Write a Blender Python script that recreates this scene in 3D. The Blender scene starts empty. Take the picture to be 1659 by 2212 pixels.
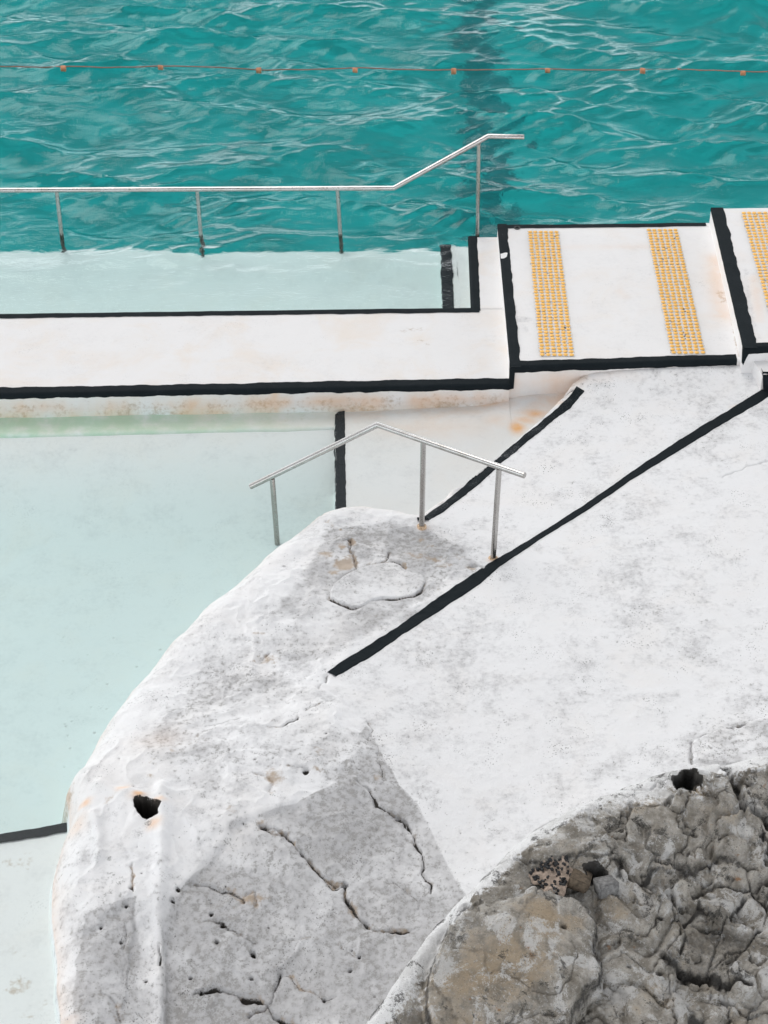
import bpy, math, random
import numpy as np
from mathutils import Vector

random.seed(7)
rng = np.random.default_rng(11)
sc = bpy.context.scene
C = sc.collection
R = math.radians

# ------------------------------------------------------------------ survey
# The photograph was surveyed once: pitch, focal length and eye height of the
# camera turn a picture point plus a known height into a point of the place.
PITCH, FOC, CX, CY, EYE = R(38.5), 4300.0, 829.5, 1106.0, 9.86
_ct, _st = math.cos(PITCH), math.sin(PITCH)

def ray(px, py):
    u = (px - CX) / FOC; v = (CY - py) / FOC
    return u, _ct + v * _st, -_st + v * _ct

def P(px, py, z):                      # picture point at height z
    u, dy, dz = ray(px, py)
    t = (z - EYE) / dz
    return np.array([u * t, dy * t, z])

def Pp(px, py, p0, n):                 # picture point on a plane
    d = np.array(ray(px, py)); o = np.array([0, 0, EYE])
    t = np.dot(np.asarray(p0) - o, n) / np.dot(d, n)
    return o + d * t

def P2(pts, z): return np.array([P(x, y, z)[:2] for x, y in pts])

# ------------------------------------------------------------------ noise
def _hash(ix, iy, seed):
    h = (ix.astype(np.int64) * 374761393 + iy.astype(np.int64) * 668265263 + seed * 974711) & 0xffffffff
    h = ((h ^ (h >> 13)) * 1274126177) & 0xffffffff
    return (h ^ (h >> 16)) & 0xffffffff

def perlin(x, y, seed=0):
    x = np.asarray(x, float); y = np.asarray(y, float)
    ix = np.floor(x); iy = np.floor(y); fx = x - ix; fy = y - iy
    ix = ix.astype(np.int64); iy = iy.astype(np.int64)
    def g(i, j):
        a = _hash(ix + i, iy + j, seed) / 4294967296.0 * 2 * math.pi
        return np.cos(a) * (fx - i) + np.sin(a) * (fy - j)
    u = fx * fx * fx * (fx * (fx * 6 - 15) + 10); v = fy * fy * fy * (fy * (fy * 6 - 15) + 10)
    return ((g(0, 0) * (1 - u) + g(1, 0) * u) * (1 - v) + (g(0, 1) * (1 - u) + g(1, 1) * u) * v) * 1.4

def fbm(x, y, octaves=4, seed=0, gain=.5):
    t = 0; a = 1
    for k in range(octaves):
        t = t + a * perlin(x * 2 ** k, y * 2 ** k, seed + k * 17); a *= gain
    return t

def sstep(a, b, x):
    t = np.clip((x - a) / (b - a), 0, 1); return t * t * (3 - 2 * t)

# ------------------------------------------------------------------ 2-d geometry
def polydist(X, Y, pts, closed=False):
    """distance to a polyline and the side sign (+ left of its direction)"""
    pts = np.asarray(pts)
    best = np.full(X.shape, 1e9); side = np.zeros(X.shape)
    n = len(pts); segs = n if closed else n - 1
    for i in range(segs):
        a = pts[i]; b = pts[(i + 1) % n]; d = b - a; L2 = d @ d + 1e-12
        t = np.clip(((X - a[0]) * d[0] + (Y - a[1]) * d[1]) / L2, 0, 1)
        dd = np.hypot(X - a[0] - t * d[0], Y - a[1] - t * d[1])
        cr = d[0] * (Y - a[1]) - d[1] * (X - a[0])
        m = dd < best - 1e-9
        best = np.where(m, dd, best); side = np.where(m, np.sign(cr), side)
    return best, side

def inside(X, Y, pts):
    pts = np.asarray(pts); r = np.zeros(X.shape, bool); n = len(pts)
    for i in range(n):
        x0, y0 = pts[i]; x1, y1 = pts[(i + 1) % n]
        if y0 == y1: continue
        c = ((y0 > Y) != (y1 > Y)) & (X < (x1 - x0) * (Y - y0) / (y1 - y0) + x0)
        r ^= c
    return r

def win(X, Y, pts, m):                 # index window of a grid around points
    pts = np.asarray(pts)
    xs, ys = X[0, :], Y[:, 0]
    i0, i1 = np.searchsorted(xs, [pts[:, 0].min() - m, pts[:, 0].max() + m])
    j0, j1 = np.searchsorted(ys, [pts[:, 1].min() - m, pts[:, 1].max() + m])
    return slice(j0, max(j1, j0 + 1)), slice(i0, max(i1, i0 + 1))

def tps(ctrl):
    ctrl = np.asarray(ctrl); n = len(ctrl); xy = ctrl[:, :2]
    def U(r2): return np.where(r2 > 1e-9, r2 * np.log(r2 + 1e-12) * .5, 0)
    D = ((xy[:, None] - xy[None]) ** 2).sum(-1)
    K = U(D) + np.eye(n) * 2e-2
    A = np.zeros((n + 3, n + 3)); A[:n, :n] = K
    A[:n, n] = 1; A[:n, n + 1:] = xy; A[n, :n] = 1; A[n + 1:, :n] = xy.T
    w = np.linalg.solve(A, np.concatenate([ctrl[:, 2], [0, 0, 0]]))
    def f(x, y):
        x = np.asarray(x, float); y = np.asarray(y, float)
        o = w[n] + w[n + 1] * x + w[n + 2] * y
        for i in range(n):
            o = o + w[i] * U((x - xy[i, 0]) ** 2 + (y - xy[i, 1]) ** 2)
        return o
    return f

def hit(px, py, f, z=0.1):             # picture point on a height field
    for _ in range(12):
        p = P(px, py, z); z = .5 * z + .5 * float(f(p[0], p[1]))
    p = P(px, py, z); return p
def hits(pts, f): return np.array([hit(x, y, f)[:2] for x, y in pts])

# ------------------------------------------------------------------ objects
def tag(o, label=None, cat=None, group=None, kind=None):
    if label: o['label'] = label
    if cat: o['category'] = cat
    if group: o['group'] = group
    if kind: o['kind'] = kind
    return o

def link(name, me, mat, parent=None, smooth=True):
    if mat is not None: me.materials.append(mat)
    if smooth: me.polygons.foreach_set('use_smooth', np.ones(len(me.polygons), bool))
    o = bpy.data.objects.new(name, me); C.objects.link(o)
    if parent is not None: o.parent = parent; o.matrix_parent_inverse = parent.matrix_basis.inverted()
    return o

def mesh_np(name, V, F, attrs=None):
    V = np.asarray(V, np.float32); F = np.asarray(F, np.int32)
    me = bpy.data.meshes.new(name)
    me.vertices.add(len(V)); me.vertices.foreach_set('co', V.ravel())
    k = F.shape[1]
    me.loops.add(F.size); me.loops.foreach_set('vertex_index', F.ravel())
    me.polygons.add(len(F))
    me.polygons.foreach_set('loop_start', np.arange(len(F), dtype=np.int32) * k)
    me.update(calc_edges=True); me.validate()
    for n, a in (attrs or {}).items():
        at = me.attributes.new(n, 'FLOAT', 'POINT'); at.data.foreach_set('value', np.asarray(a, np.float32).ravel())
    return me

def grid_faces(ny, nx):
    i = np.arange(ny * nx).reshape(ny, nx)
    return np.stack([i[:-1, :-1], i[:-1, 1:], i[1:, 1:], i[1:, :-1]], -1)

def grid_mesh(name, X, Y, Z, keep=None, attrs=None):
    ny, nx = X.shape; F = grid_faces(ny, nx)
    F = F[keep] if keep is not None else F.reshape(-1, 4)
    used = np.unique(F); remap = np.full(ny * nx, -1); remap[used] = np.arange(len(used))
    V = np.stack([X, Y, Z], -1).reshape(-1, 3)[used]
    A = {k: np.asarray(v).reshape(-1)[used] for k, v in (attrs or {}).items()}
    return mesh_np(name, V, remap[F], A)

class MB:                               # free-form polygons
    def __init__(s): s.v = []; s.f = []
    def add(s, vs, fs):
        b = len(s.v); s.v += [tuple(map(float, p)) for p in vs]; s.f += [tuple(b + i for i in f) for f in fs]
    def build(s, name, mat, parent=None, smooth=False):
        me = bpy.data.meshes.new(name); me.from_pydata(s.v, [], s.f); me.update()
        return link(name, me, mat, parent, smooth)

def empty(name, loc):
    o = bpy.data.objects.new(name, None); C.objects.link(o); o.location = loc
    o.empty_display_size = .1
    return o

def tube(pts, r, seg=20, cap=True):
    pts = [np.asarray(p, float) for p in pts]; m = MB(); n = len(pts)
    dirs = [(pts[i + 1] - pts[i]) / np.linalg.norm(pts[i + 1] - pts[i]) for i in range(n - 1)]
    up = np.array([0, 0, 1.]) if abs(dirs[0][2]) < .9 else np.array([0, 1., 0])
    V = []
    a = np.cross(dirs[0], up); a /= np.linalg.norm(a); b = np.cross(a, dirs[0])
    for i in range(n):
        d0 = dirs[max(i - 1, 0)]; d1 = dirs[min(i, n - 2)]
        nrm = d0 + d1; nrm /= np.linalg.norm(nrm)
        ring = []
        for k in range(seg):
            t = 2 * math.pi * k / seg
            off = (a * math.cos(t) + b * math.sin(t)) * r
            off = off - d0 * (off @ nrm) / (d0 @ nrm)      # slide onto the mitre plane
            ring.append(pts[i] + off)
        V.append(ring)
        if i < n - 1:                                      # carry the frame
            a = a - d1 * (a @ d1); a /= np.linalg.norm(a); b = np.cross(a, d1)
    vs = [p for rg in V for p in rg]; fs = []
    for i in range(n - 1):
        for k in range(seg):
            k2 = (k + 1) % seg
            fs.append((i * seg + k, i * seg + k2, (i + 1) * seg + k2, (i + 1) * seg + k))
    if cap:
        fs.append(tuple(range(seg))[::-1]); fs.append(tuple((n - 1) * seg + k for k in range(seg)))
    m.add(vs, fs); return m

def shade_by_angle(o, ang=40):
    me = o.data
    me.polygons.foreach_set('use_smooth', np.ones(len(me.polygons), bool))
    me.set_sharp_from_angle(angle=R(ang))

# ------------------------------------------------------------------ materials
class NT:
    def __init__(s, name):
        s.m = bpy.data.materials.new(name); s.m.use_nodes = True; s.t = s.m.node_tree
        s.t.nodes.clear(); s.out = s.t.nodes.new('ShaderNodeOutputMaterial')
    def n(s, typ, inp=None, **pr):
        nd = s.t.nodes.new(typ)
        for k, v in pr.items(): setattr(nd, k, v)
        for k, v in (inp or {}).items():
            if isinstance(v, bpy.types.NodeSocket): s.t.links.new(v, nd.inputs[k])
            else: nd.inputs[k].default_value = v
        return nd
    def math(s, op, a, b=0., c=None, clamp=False):
        i = {0: a, 1: b}
        if c is not None: i[2] = c
        return s.n('ShaderNodeMath', i, operation=op, use_clamp=clamp).outputs[0]
    def noise(s, scale, detail=4, rough=.55, co=None, dist=0., typ='FBM'):
        nd = s.n('ShaderNodeTexNoise', {'Scale': scale, 'Detail': detail, 'Roughness': rough, 'Distortion': dist})
        s.t.links.new(co or s.co, nd.inputs['Vector']); return nd.outputs[0]
    def ramp(s, fac, lo, hi):            # smooth threshold
        nd = s.n('ShaderNodeMapRange', {'Value': fac, 'From Min': lo, 'From Max': hi}, interpolation_type='SMOOTHSTEP')
        return nd.outputs[0]
    def mix(s, f, a, b, blend='MIX'):
        nd = s.n('ShaderNodeMix', data_type='RGBA', blend_type=blend)
        for k, v in ((0, f), (6, a), (7, b)):
            if isinstance(v, bpy.types.NodeSocket): s.t.links.new(v, nd.inputs[k])
            else: nd.inputs[k].default_value = v if k == 0 else (*v, 1) if len(v) == 3 else v
        return nd.outputs[2]
    def attr(s, name): return s.n('ShaderNodeAttribute', attribute_name=name).outputs['Fac']
    def finish(s, col, rough=.8, bump=None, strength=.3, dist=.01, metallic=0., spec=.3):
        p = s.n('ShaderNodeBsdfPrincipled', {'Roughness': rough, 'Metallic': metallic, 'Specular IOR Level': spec})
        if isinstance(col, bpy.types.NodeSocket): s.t.links.new(col, p.inputs['Base Color'])
        else: p.inputs['Base Color'].default_value = (*col, 1)
        if bump is not None:
            b = s.n('ShaderNodeBump', {'Height': bump, 'Strength': strength, 'Distance': dist})
            s.t.links.new(b.outputs[0], p.inputs['Normal'])
        s.t.links.new(p.outputs[0], s.out.inputs[0]); return s.m
    def pos(s):
        s.co = s.n('ShaderNodeNewGeometry').outputs['Position']; return s.co
    def scaled(s, v):
        return s.n('ShaderNodeMapping', {'Vector': s.co, 'Scale': v}).outputs[0]

def concrete(name, white=(.80, .79, .785), warm=.35, grey=.25, speck=.5, bump=.35, chips=.12):
    """worn white paint over concrete / sandstone; attributes say where the paint has gone and where facet shade is put in"""
    t = NT(name); t.pos()
    bare_shade, dark, stain, rust = t.attr('bare_shade'), t.attr('dark'), t.attr('stain'), t.attr('rust')
    n1 = t.noise(1.3, 5); n2 = t.noise(5.5, 6, .6); n3 = t.noise(26, 5, .65); n4 = t.noise(110, 3, .6)
    col = t.mix(t.math('MULTIPLY', t.ramp(t.noise(2.1, 6, .6, dist=.6), .42, .75), warm), white, (.78, .69, .60))
    # thin grimy film, blotchy
    film = t.math('ADD', t.math('MULTIPLY', n2, .6), t.math('MULTIPLY', n3, .5))
    film = t.math('ADD', film, t.math('MULTIPLY', n1, .35))
    gfac = t.math('MULTIPLY', t.ramp(film, .68, 1.0), grey)
    col = t.mix(gfac, col, (.40, .395, .40))
    # bare stone where the paint has worn, plus shade grey on camera-facing facets
    bn = t.math('ADD', t.math('MULTIPLY', bare_shade, 1.3), t.math('MULTIPLY', t.math('SUBTRACT', t.math('ADD', t.math('ADD', t.math('MULTIPLY', n2, .75), t.math('MULTIPLY', n1, .5)), t.math('MULTIPLY', n3, .25)), .78), 1.1))
    bf = t.ramp(bn, .16, .80)
    stone = t.mix(t.ramp(n3, .30, .85), (.43, .425, .43), (.29, .285, .285))
    stone = t.mix(t.math('MULTIPLY', t.ramp(n2, .5, .72), .5), stone, (.55, .545, .545))
    col = t.mix(t.math('MULTIPLY', bf, .82), col, stone)
    chip = t.ramp(t.math('ADD', t.math('ADD', t.math('MULTIPLY', n3, .55), t.math('MULTIPLY', n4, .35)), t.math('ADD', t.math('MULTIPLY', bare_shade, .16), t.math('MULTIPLY', n1, .22))), .675, .70)
    col = t.mix(t.math('MULTIPLY', chip, chips), col, t.mix(n2, (.27, .265, .255), (.40, .385, .37)))
    # stains: tan stone and rust, broken up by noise
    sf = t.ramp(t.math('ADD', stain, t.math('MULTIPLY', t.math('SUBTRACT', n3, .5), 1.3)), .25, .75)
    col = t.mix(t.math('MULTIPLY', sf, .8), col, t.mix(n2, (.36, .27, .19), (.50, .40, .30)))
    rf = t.math('MULTIPLY', rust, t.ramp(n2, .1, .6))
    col = t.mix(rf, col, (.78, .42, .17))
    # specks: lichen dots and chips
    vor = t.n('ShaderNodeTexVoronoi', {'Scale': 62., 'Randomness': 1.}, feature='F1')
    t.t.links.new(t.mix(.035, t.co, t.n('ShaderNodeTexNoise', {'Scale': 60.}).outputs['Color']), vor.inputs['Vector'])
    sp = t.ramp(t.math('ADD', vor.outputs['Distance'], t.math('MULTIPLY', t.math('SUBTRACT', .56, t.noise(3.3, 6, .7)), 1.5)), .19, .07)
    col = t.mix(t.math('MULTIPLY', sp, speck), col, (.16, .155, .15))
    vor2 = t.ramp(t.math('ADD', n4, t.math('MULTIPLY', t.math('SUBTRACT', n2, .5), .5)), .69, .76)
    col = t.mix(t.math('MULTIPLY', vor2, speck * .75), col, (.2, .195, .19))
    col = t.mix(t.math('MULTIPLY', t.attr('algae'), t.ramp(n2, .15, .65)), col, (.42, .62, .42))
    df = t.ramp(t.math('ADD', dark, t.math('MULTIPLY', t.math('SUBTRACT', n4, .5), .8)), .3, .75)
    col = t.mix(df, col, (.035, .031, .027))
    h = t.math('ADD', t.math('MULTIPLY', n3, .6), t.math('MULTIPLY', n4, .35))
    h = t.math('SUBTRACT', h, t.math('MULTIPLY', sp, .25))
    h = t.math('SUBTRACT', h, t.math('MULTIPLY', chip, .3 * chips))
    h = t.math('ADD', h, n2)
    return t.finish(col, .82, h, bump, .012)

def boulder_mat():
    t = NT('weathered_sandstone'); t.pos()
    white, dark, ochre = t.attr('paint'), t.attr('dark'), t.attr('ochre')
    n1 = t.noise(2.2, 6, .6, dist=.4); n2 = t.noise(8, 7, .65); n3 = t.noise(34, 6, .7); n4 = t.noise(120, 4, .65)
    col = t.mix(t.ramp(n2, .36, .66), (.20, .18, .150), (.45, .425, .385))
    col = t.mix(t.math('MULTIPLY', t.ramp(n3, .5, .72), .6), col, (.54, .53, .51))
    of = t.ramp(t.math('ADD', ochre, t.math('MULTIPLY', t.math('SUBTRACT', n2, .5), 1.6)), .25, .85)
    col = t.mix(t.math('MULTIPLY', of, .75), col, t.mix(n3, (.27, .19, .105), (.43, .335, .22)))
    rs = t.ramp(t.math('ADD', t.noise(11, 4, .6), t.math('MULTIPLY', ochre, .06)), .69, .76)
    col = t.mix(t.math('MULTIPLY', rs, .7), col, (.24, .11, .035))
    # dark lichen film
    lf = t.ramp(t.math('ADD', t.math('MULTIPLY', n1, .7), t.math('MULTIPLY', n3, .6)), .66, .86)
    col = t.mix(t.math('MULTIPLY', lf, .45), col, (.085, .082, .075))
    wf = t.ramp(t.math('ADD', white, t.math('MULTIPLY', t.math('SUBTRACT', t.math('ADD', t.math('MULTIPLY', n3, .6), t.math('MULTIPLY', n2, .5)), .55), 2.2)), .45, .7)
    col = t.mix(t.math('MULTIPLY', wf, .92), col, (.80, .80, .80))
    pale = t.ramp(t.math('ADD', t.noise(4.2, 8, .72, dist=.5), t.math('MULTIPLY', n4, .25)), .64, .70)
    col = t.mix(t.math('MULTIPLY', pale, .72), col, (.60, .595, .585))
    lich = t.ramp(t.math('ADD', t.noise(6.5, 8, .74, dist=.4), t.math('MULTIPLY', n4, .22)), .67, .74)
    col = t.mix(t.math('MULTIPLY', lich, .8), col, (.05, .048, .043))
    sp = t.ramp(t.math('ADD', n4, t.math('MULTIPLY', t.math('SUBTRACT', n2, .5), .4)), .60, .70)
    col = t.mix(t.math('MULTIPLY', sp, .65), col, (.04, .04, .038))
    grit = t.ramp(t.math('ADD', t.noise(75, 5, .7), t.math('MULTIPLY', t.math('SUBTRACT', n1, .5), .35)), .60, .68)
    col = t.mix(t.math('MULTIPLY', grit, .5), col, (.55, .545, .53))
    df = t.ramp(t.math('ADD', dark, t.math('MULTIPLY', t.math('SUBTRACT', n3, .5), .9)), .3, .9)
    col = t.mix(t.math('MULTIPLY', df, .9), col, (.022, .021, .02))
    h = t.math('ADD', t.math('MULTIPLY', n2, 1.), t.math('ADD', t.math('MULTIPLY', n3, .7), t.math('MULTIPLY', n4, .35)))
    return t.finish(col, .9, h, .8, .025)

def black_paint():
    t = NT('black_paint'); t.pos()
    n = t.noise(60, 4, .6); n2 = t.noise(7, 4); n3 = t.noise(170, 3, .7)
    col = t.mix(n2, (.006, .010, .012), (.014, .019, .023))
    wear = t.attr('wear')
    w = t.ramp(t.math('ADD', t.math('MULTIPLY', n3, .8), t.math('ADD', t.math('MULTIPLY', n2, .35), wear)), .74, .86)
    col = t.mix(t.math('MULTIPLY', w, .6), col, (.35, .36, .37))
    return t.finish(col, .7, t.math('ADD', n, n3), .4, .006, spec=.08)

def steel():
    t = NT('brushed_steel'); t.pos()
    n = t.noise(9, 5, .6, co=t.scaled((1, 1, .35))); n2 = t.noise(80, 3, .6)
    col = t.mix(t.ramp(n, .3, .8), (.54, .53, .52), (.42, .40, .37))
    z = t.n('ShaderNodeSeparateXYZ', {0: t.co}).outputs[2]
    algae = t.math('MULTIPLY', t.ramp(t.math('ADD', z, t.math('MULTIPLY', n, -.08)), .035, -.01),
                   t.ramp(t.n('ShaderNodeSeparateXYZ', {0: t.co}).outputs[1], 13., 13.1))
    film = t.ramp(t.math('ADD', z, t.math('MULTIPLY', n, .35)), .55, -.05)
    col = t.mix(t.math('MULTIPLY', film, .35), col, (.22, .18, .13))
    col = t.mix(algae, col, (.03, .035, .025))
    p = t.n('ShaderNodeBsdfPrincipled', {'Base Color': col, 'Metallic': t.math('SUBTRACT', 1., t.math('MULTIPLY', algae, .9)),
            'Roughness': t.math('ADD', .2, t.math('MULTIPLY', n2, .15))})
    t.t.links.new(p.outputs[0], t.out.inputs[0]); return t.m

def plain(name, c, rough=.6, var=.25, scale=30., spec=.4, bump=.2):
    t = NT(name); t.pos(); n = t.noise(scale, 5, .6)
    col = t.mix(t.ramp(n, .3, .75), tuple(min(1, x * (1 + var)) for x in c), tuple(x * (1 - var) for x in c))
    return t.finish(col, rough, n, bump, .004, spec=spec)

def water_mat(name, absorb, density, rip, rough=0.):
    t = NT(name); t.pos()
    n = t.noise(rip[0], 4, .55, co=t.scaled((1., 1.9, 1.)), dist=.3)
    b = t.n('ShaderNodeBump', {'Height': n, 'Strength': rip[1], 'Distance': rip[2]}).outputs[0]
    fr = t.n('ShaderNodeFresnel', {'IOR': 1.33, 'Normal': b}).outputs[0]
    gl = t.n('ShaderNodeBsdfGlossy', {'Roughness': .03, 'Normal': b})
    rf = t.n('ShaderNodeBsdfRefraction', {'IOR': 1.33, 'Roughness': 0., 'Normal': b})
    top = t.n('ShaderNodeMixShader', {0: fr, 1: rf.outputs[0], 2: gl.outputs[0]})
    tr = t.n('ShaderNodeBsdfTransparent')                   # light leaving the water goes straight on
    bf = t.n('ShaderNodeNewGeometry').outputs['Backfacing']
    mx = t.n('ShaderNodeMixShader', {0: bf, 1: top.outputs[0], 2: tr.outputs[0]})
    t.t.links.new(mx.outputs[0], t.out.inputs[0])
    a = t.n('ShaderNodeVolumeAbsorption', {'Color': (*absorb, 1), 'Density': density})
    t.t.links.new(a.outputs[0], t.out.inputs['Volume'])
    return t.m

M_WALL = concrete('white_painted_wall', warm=.55, grey=.10, speck=.18, bump=.22)
M_PLAT = concrete('white_painted_platform', warm=.28, grey=.14, speck=.22, bump=.25)
M_LAND = concrete('weathered_white_paint', white=(.785, .785, .79), warm=.14, grey=.72, speck=.85, bump=.45, chips=.75)
M_BOULD = boulder_mat()
M_BLACK = black_paint()
M_STEEL = steel()
M_YEL = plain('yellow_stud', (.88, .50, .115), .55, .10, 60)
M_FLOAT = plain('orange_float', (.50, .21, .11), .6, .3, 20)
M_ROPE = plain('rope_red', (.34, .16, .12), .7, .2, 40)
M_FLOOR = plain('pool_floor_paint', (.058, .305, .325), .8, .3, .9)
M_LANE = plain('lane_paint', (.036, .165, .19), .8, .3, 2.)
M_SUB = concrete('submerged_paint', white=(.75, .745, .735), warm=.16, grey=.22, speck=.2, bump=.15)
M_WATER = water_mat('pool_water', (.10, .89, .87), .36, (13., .5, .012))
def still_water():
    t = NT('still_water'); t.pos()
    n = t.noise(3., 3, .5); b = t.n('ShaderNodeBump', {'Height': n, 'Strength': .06, 'Distance': .004})
    fr = t.n('ShaderNodeFresnel', {'IOR': 1.33, 'Normal': b.outputs[0]})
    tr = t.n('ShaderNodeBsdfTransparent'); gl = t.n('ShaderNodeBsdfGlossy', {'Roughness': .3, 'Normal': b.outputs[0]})
    bf = t.n('ShaderNodeNewGeometry').outputs['Backfacing']
    fac = t.math('MULTIPLY', fr.outputs[0], t.math('SUBTRACT', 1., bf))
    mx = t.n('ShaderNodeMixShader', {0: fac, 1: tr.outputs[0], 2: gl.outputs[0]})
    t.t.links.new(mx.outputs[0], t.out.inputs[0])
    a = t.n('ShaderNodeVolumeAbsorption', {'Color': (.22, .93, .91, 1), 'Density': .27})
    t.t.links.new(a.outputs[0], t.out.inputs['Volume']); return t.m
M_RPOOL = still_water()

# ------------------------------------------------------------------ levels (metres, sea-pool surface = 0)
ZW, ZP, ZQ, ZS, ZR = .04, .20, .38, -.30, -.15       # walkway, platform, upper platform, shelf, rock-pool surface
YF = P(1040, 511, ZW)[1]                             # back plane of all the walls

# ------------------------------------------------------------------ walls swept between a near and a far line
def lerp(a, b, t): return a[None] * (1 - t[:, None]) + b[None] * t[:, None]

def sweep(name, near, far, sect, mat, parent, step=.02, wob=.004, seed=0, attrs=None, caps=(True, True), edge_j=None):
    """near, far: (2 ends) xy; sect: list of (w, dy, z): w=0 near line, 1 far line"""
    near = np.asarray(near); far = np.asarray(far)
    L = np.linalg.norm(near[1] - near[0]); n = max(2, int(L / step))
    s = np.linspace(0, 1, n)
    A = lerp(near[0], near[1], s); B = lerp(far[0], far[1], s)
    k = len(sect); V = np.zeros((n, k, 3))
    for j, (w, dy, z) in enumerate(sect):
        V[:, j, :2] = A * (1 - w) + B * w
        V[:, j, 1] += dy
        V[:, j, 2] = z
    x = V[..., 0]; q = V[..., 1] + V[..., 2]
    V[..., 1] += wob * fbm(x * 1.7, q * 1.7 + seed, 4, seed) * np.where(np.abs(x) < 90, 1, 0)
    V[..., 2] += wob * .8 * fbm(x * 2.3 + 9, q * 2.3, 4, seed + 5)
    if edge_j:                                         # ragged painted borders
        jj, amp = edge_j
        e0 = fbm(x[:, 0] * 7 + seed, x[:, 0] * 0 + 3.3, 4, seed + 9) * amp
        e1 = fbm(x[:, 0] * 7 + seed, x[:, 0] * 0 + 8.8, 4, seed + 13) * amp
        if 'n' in jj: V[:, 0, 2 if sect[0][2] < sect[1][2] - .004 else 1] += e0
        if 'f' in jj: V[:, -1, 2 if sect[-1][2] < sect[-2][2] - .004 else 1] += e1
    F = grid_faces(n, k).reshape(-1, 4)
    A_ = attrs(V[..., 0], V[..., 1], V[..., 2]) if attrs else None
    me = mesh_np(name, V.reshape(-1, 3), F, A_)
    o = link(name, me, mat, parent, True)
    if any(caps):
        m = MB()
        for c, i in ((caps[0], 0), (caps[1], n - 1)):
            if c: m.add(V[i], [tuple(range(k))] if i else [tuple(range(k))[::-1]])
        ce = m.build(name + '_end', mat, None)
        me2 = ce.data
        # join the caps into the same mesh
        import bmesh
        bm = bmesh.new(); bm.from_mesh(me); bm.from_mesh(me2); bm.to_mesh(me); bm.free()
        bpy.data.objects.remove(ce); bpy.data.meshes.remove(me2)
    return o

def arc(w, dy, z, r, a0, a1, n=5):     # rounded arris, centre (dy,z)
    return [(w, dy + r * math.cos(a), z + r * math.sin(a)) for a in np.linspace(a0, a1, n)]

def top_section(z, bot_near, bot_far, r=.022, nin=60, near_round=True, far_round=True):
    s = [(0, 0, bot_near)] + [(0, 0, zz) for zz in np.linspace(bot_near + .02, z - r - .005, 12)]
    if near_round: s += arc(0, r, z - r, r, math.pi, math.pi / 2)
    else: s = [(0, 0, bot_near), (0, 0, z)]
    w0 = .03 if near_round else .02
    for w in np.linspace(w0, .97, nin): s.append((w, 0, z))
    if far_round: s += arc(1, -r, z - r, r, math.pi / 2, 0)
    else: s.append((1, 0, z))
    s.append((1, 0, bot_far))
    return s

def stain_attrs(spec):
    """spec: {attr: [(pixel polyline, z, half width m, amount)]}"""
    def f(x, y, z):
        out = {}
        for name, items in spec.items():
            a = np.zeros(x.shape)
            for pts, zz, w, am in items:
                d, _ = polydist(x, y, P2(pts, zz))
                a = np.maximum(a, am * np.exp(-(d / w) ** 2))
            out[name] = a
        return out
    return f

wall = empty('pool_wall', (P(500, 760, ZW)[0], P(500, 760, ZW)[1], 0))
tag(wall, 'long low white walkway with black edges between the teal and pale pools', 'wall')

nearL = [P(-420, 860.5, ZW)[:2], P(1101, 831.5, ZW)[:2]]
farL = [P(-420, 682, ZW)[:2], P(1095, 663, ZW)[:2]]
def wall_attrs(x, y, z):
    o = stain_attrs({
        'stain': [([(870, 715), (900, 710), (915, 712)], ZW, .05, .38), ([(905, 735), (925, 745)], ZW, .03, .45)],
        'rust': [([(1105, 870), (1112, 885)], -.1, .05, .9), ([(1120, 860), (1160, 850)], -.05, .06, .55),
                 ([(595, 870), (600, 880)], -.1, .04, .5)]})(x, y, z)
    face = sstep(ZW - .02, ZW - .06, z)
    o['stain'] = np.maximum(o['stain'], face * (.2 + .16 * sstep(-.03, -.13, z)) * (1 + .8 * fbm(x * 3, z * 9, 3, 3)))
    o['rust'] = np.maximum(o['rust'], face * .5 * np.clip(fbm(x * 2.2, z * 5 + 2, 4, 8) + .55, 0, 1))
    return o
sweep('walkway', nearL, farL, top_section(ZW, -1.2, -.7, nin=58), M_WALL, wall, attrs=wall_attrs, caps=(True, True), seed=1)

e = .004
def near_band(z, wtop, drop, r=.022):
    s = [(0, -e, z - drop), (0, -e, z - drop * .6)]
    s += arc(0, r, z - r, r + e, math.pi, math.pi / 2, 6)
    s += [(0, r + (wtop - r) * t, z + e) for t in (.25, .5, .75, 1.)]
    return s
def far_band(z, wtop, drop, r=.022):
    s = [(1, -wtop + (wtop - r) * t, z + e) for t in (0., .3, .6, .9)]
    s += arc(1, -r, z - r, r + e, math.pi / 2, 0, 6)
    s += [(1, e, z - drop)]
    return s
cut = lambda ends, t0, t1: [np.asarray(ends[0]) * (1 - t) + np.asarray(ends[1]) * t for t in (t0, t1)]
sweep('painted_edge', nearL, farL, near_band(ZW, .100, .045), M_BLACK, wall, seed=1, caps=(False, False), edge_j=('nf', .010))
tL = (P(1035, 664, ZW)[0] - farL[0][0]) / (farL[1][0] - farL[0][0])
sweep('painted_edge', cut(nearL, 0, tL), cut(farL, 0, tL), far_band(ZW, .088, .03), M_BLACK, wall, seed=1, caps=(False, False), edge_j=('n', .006))

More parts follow.
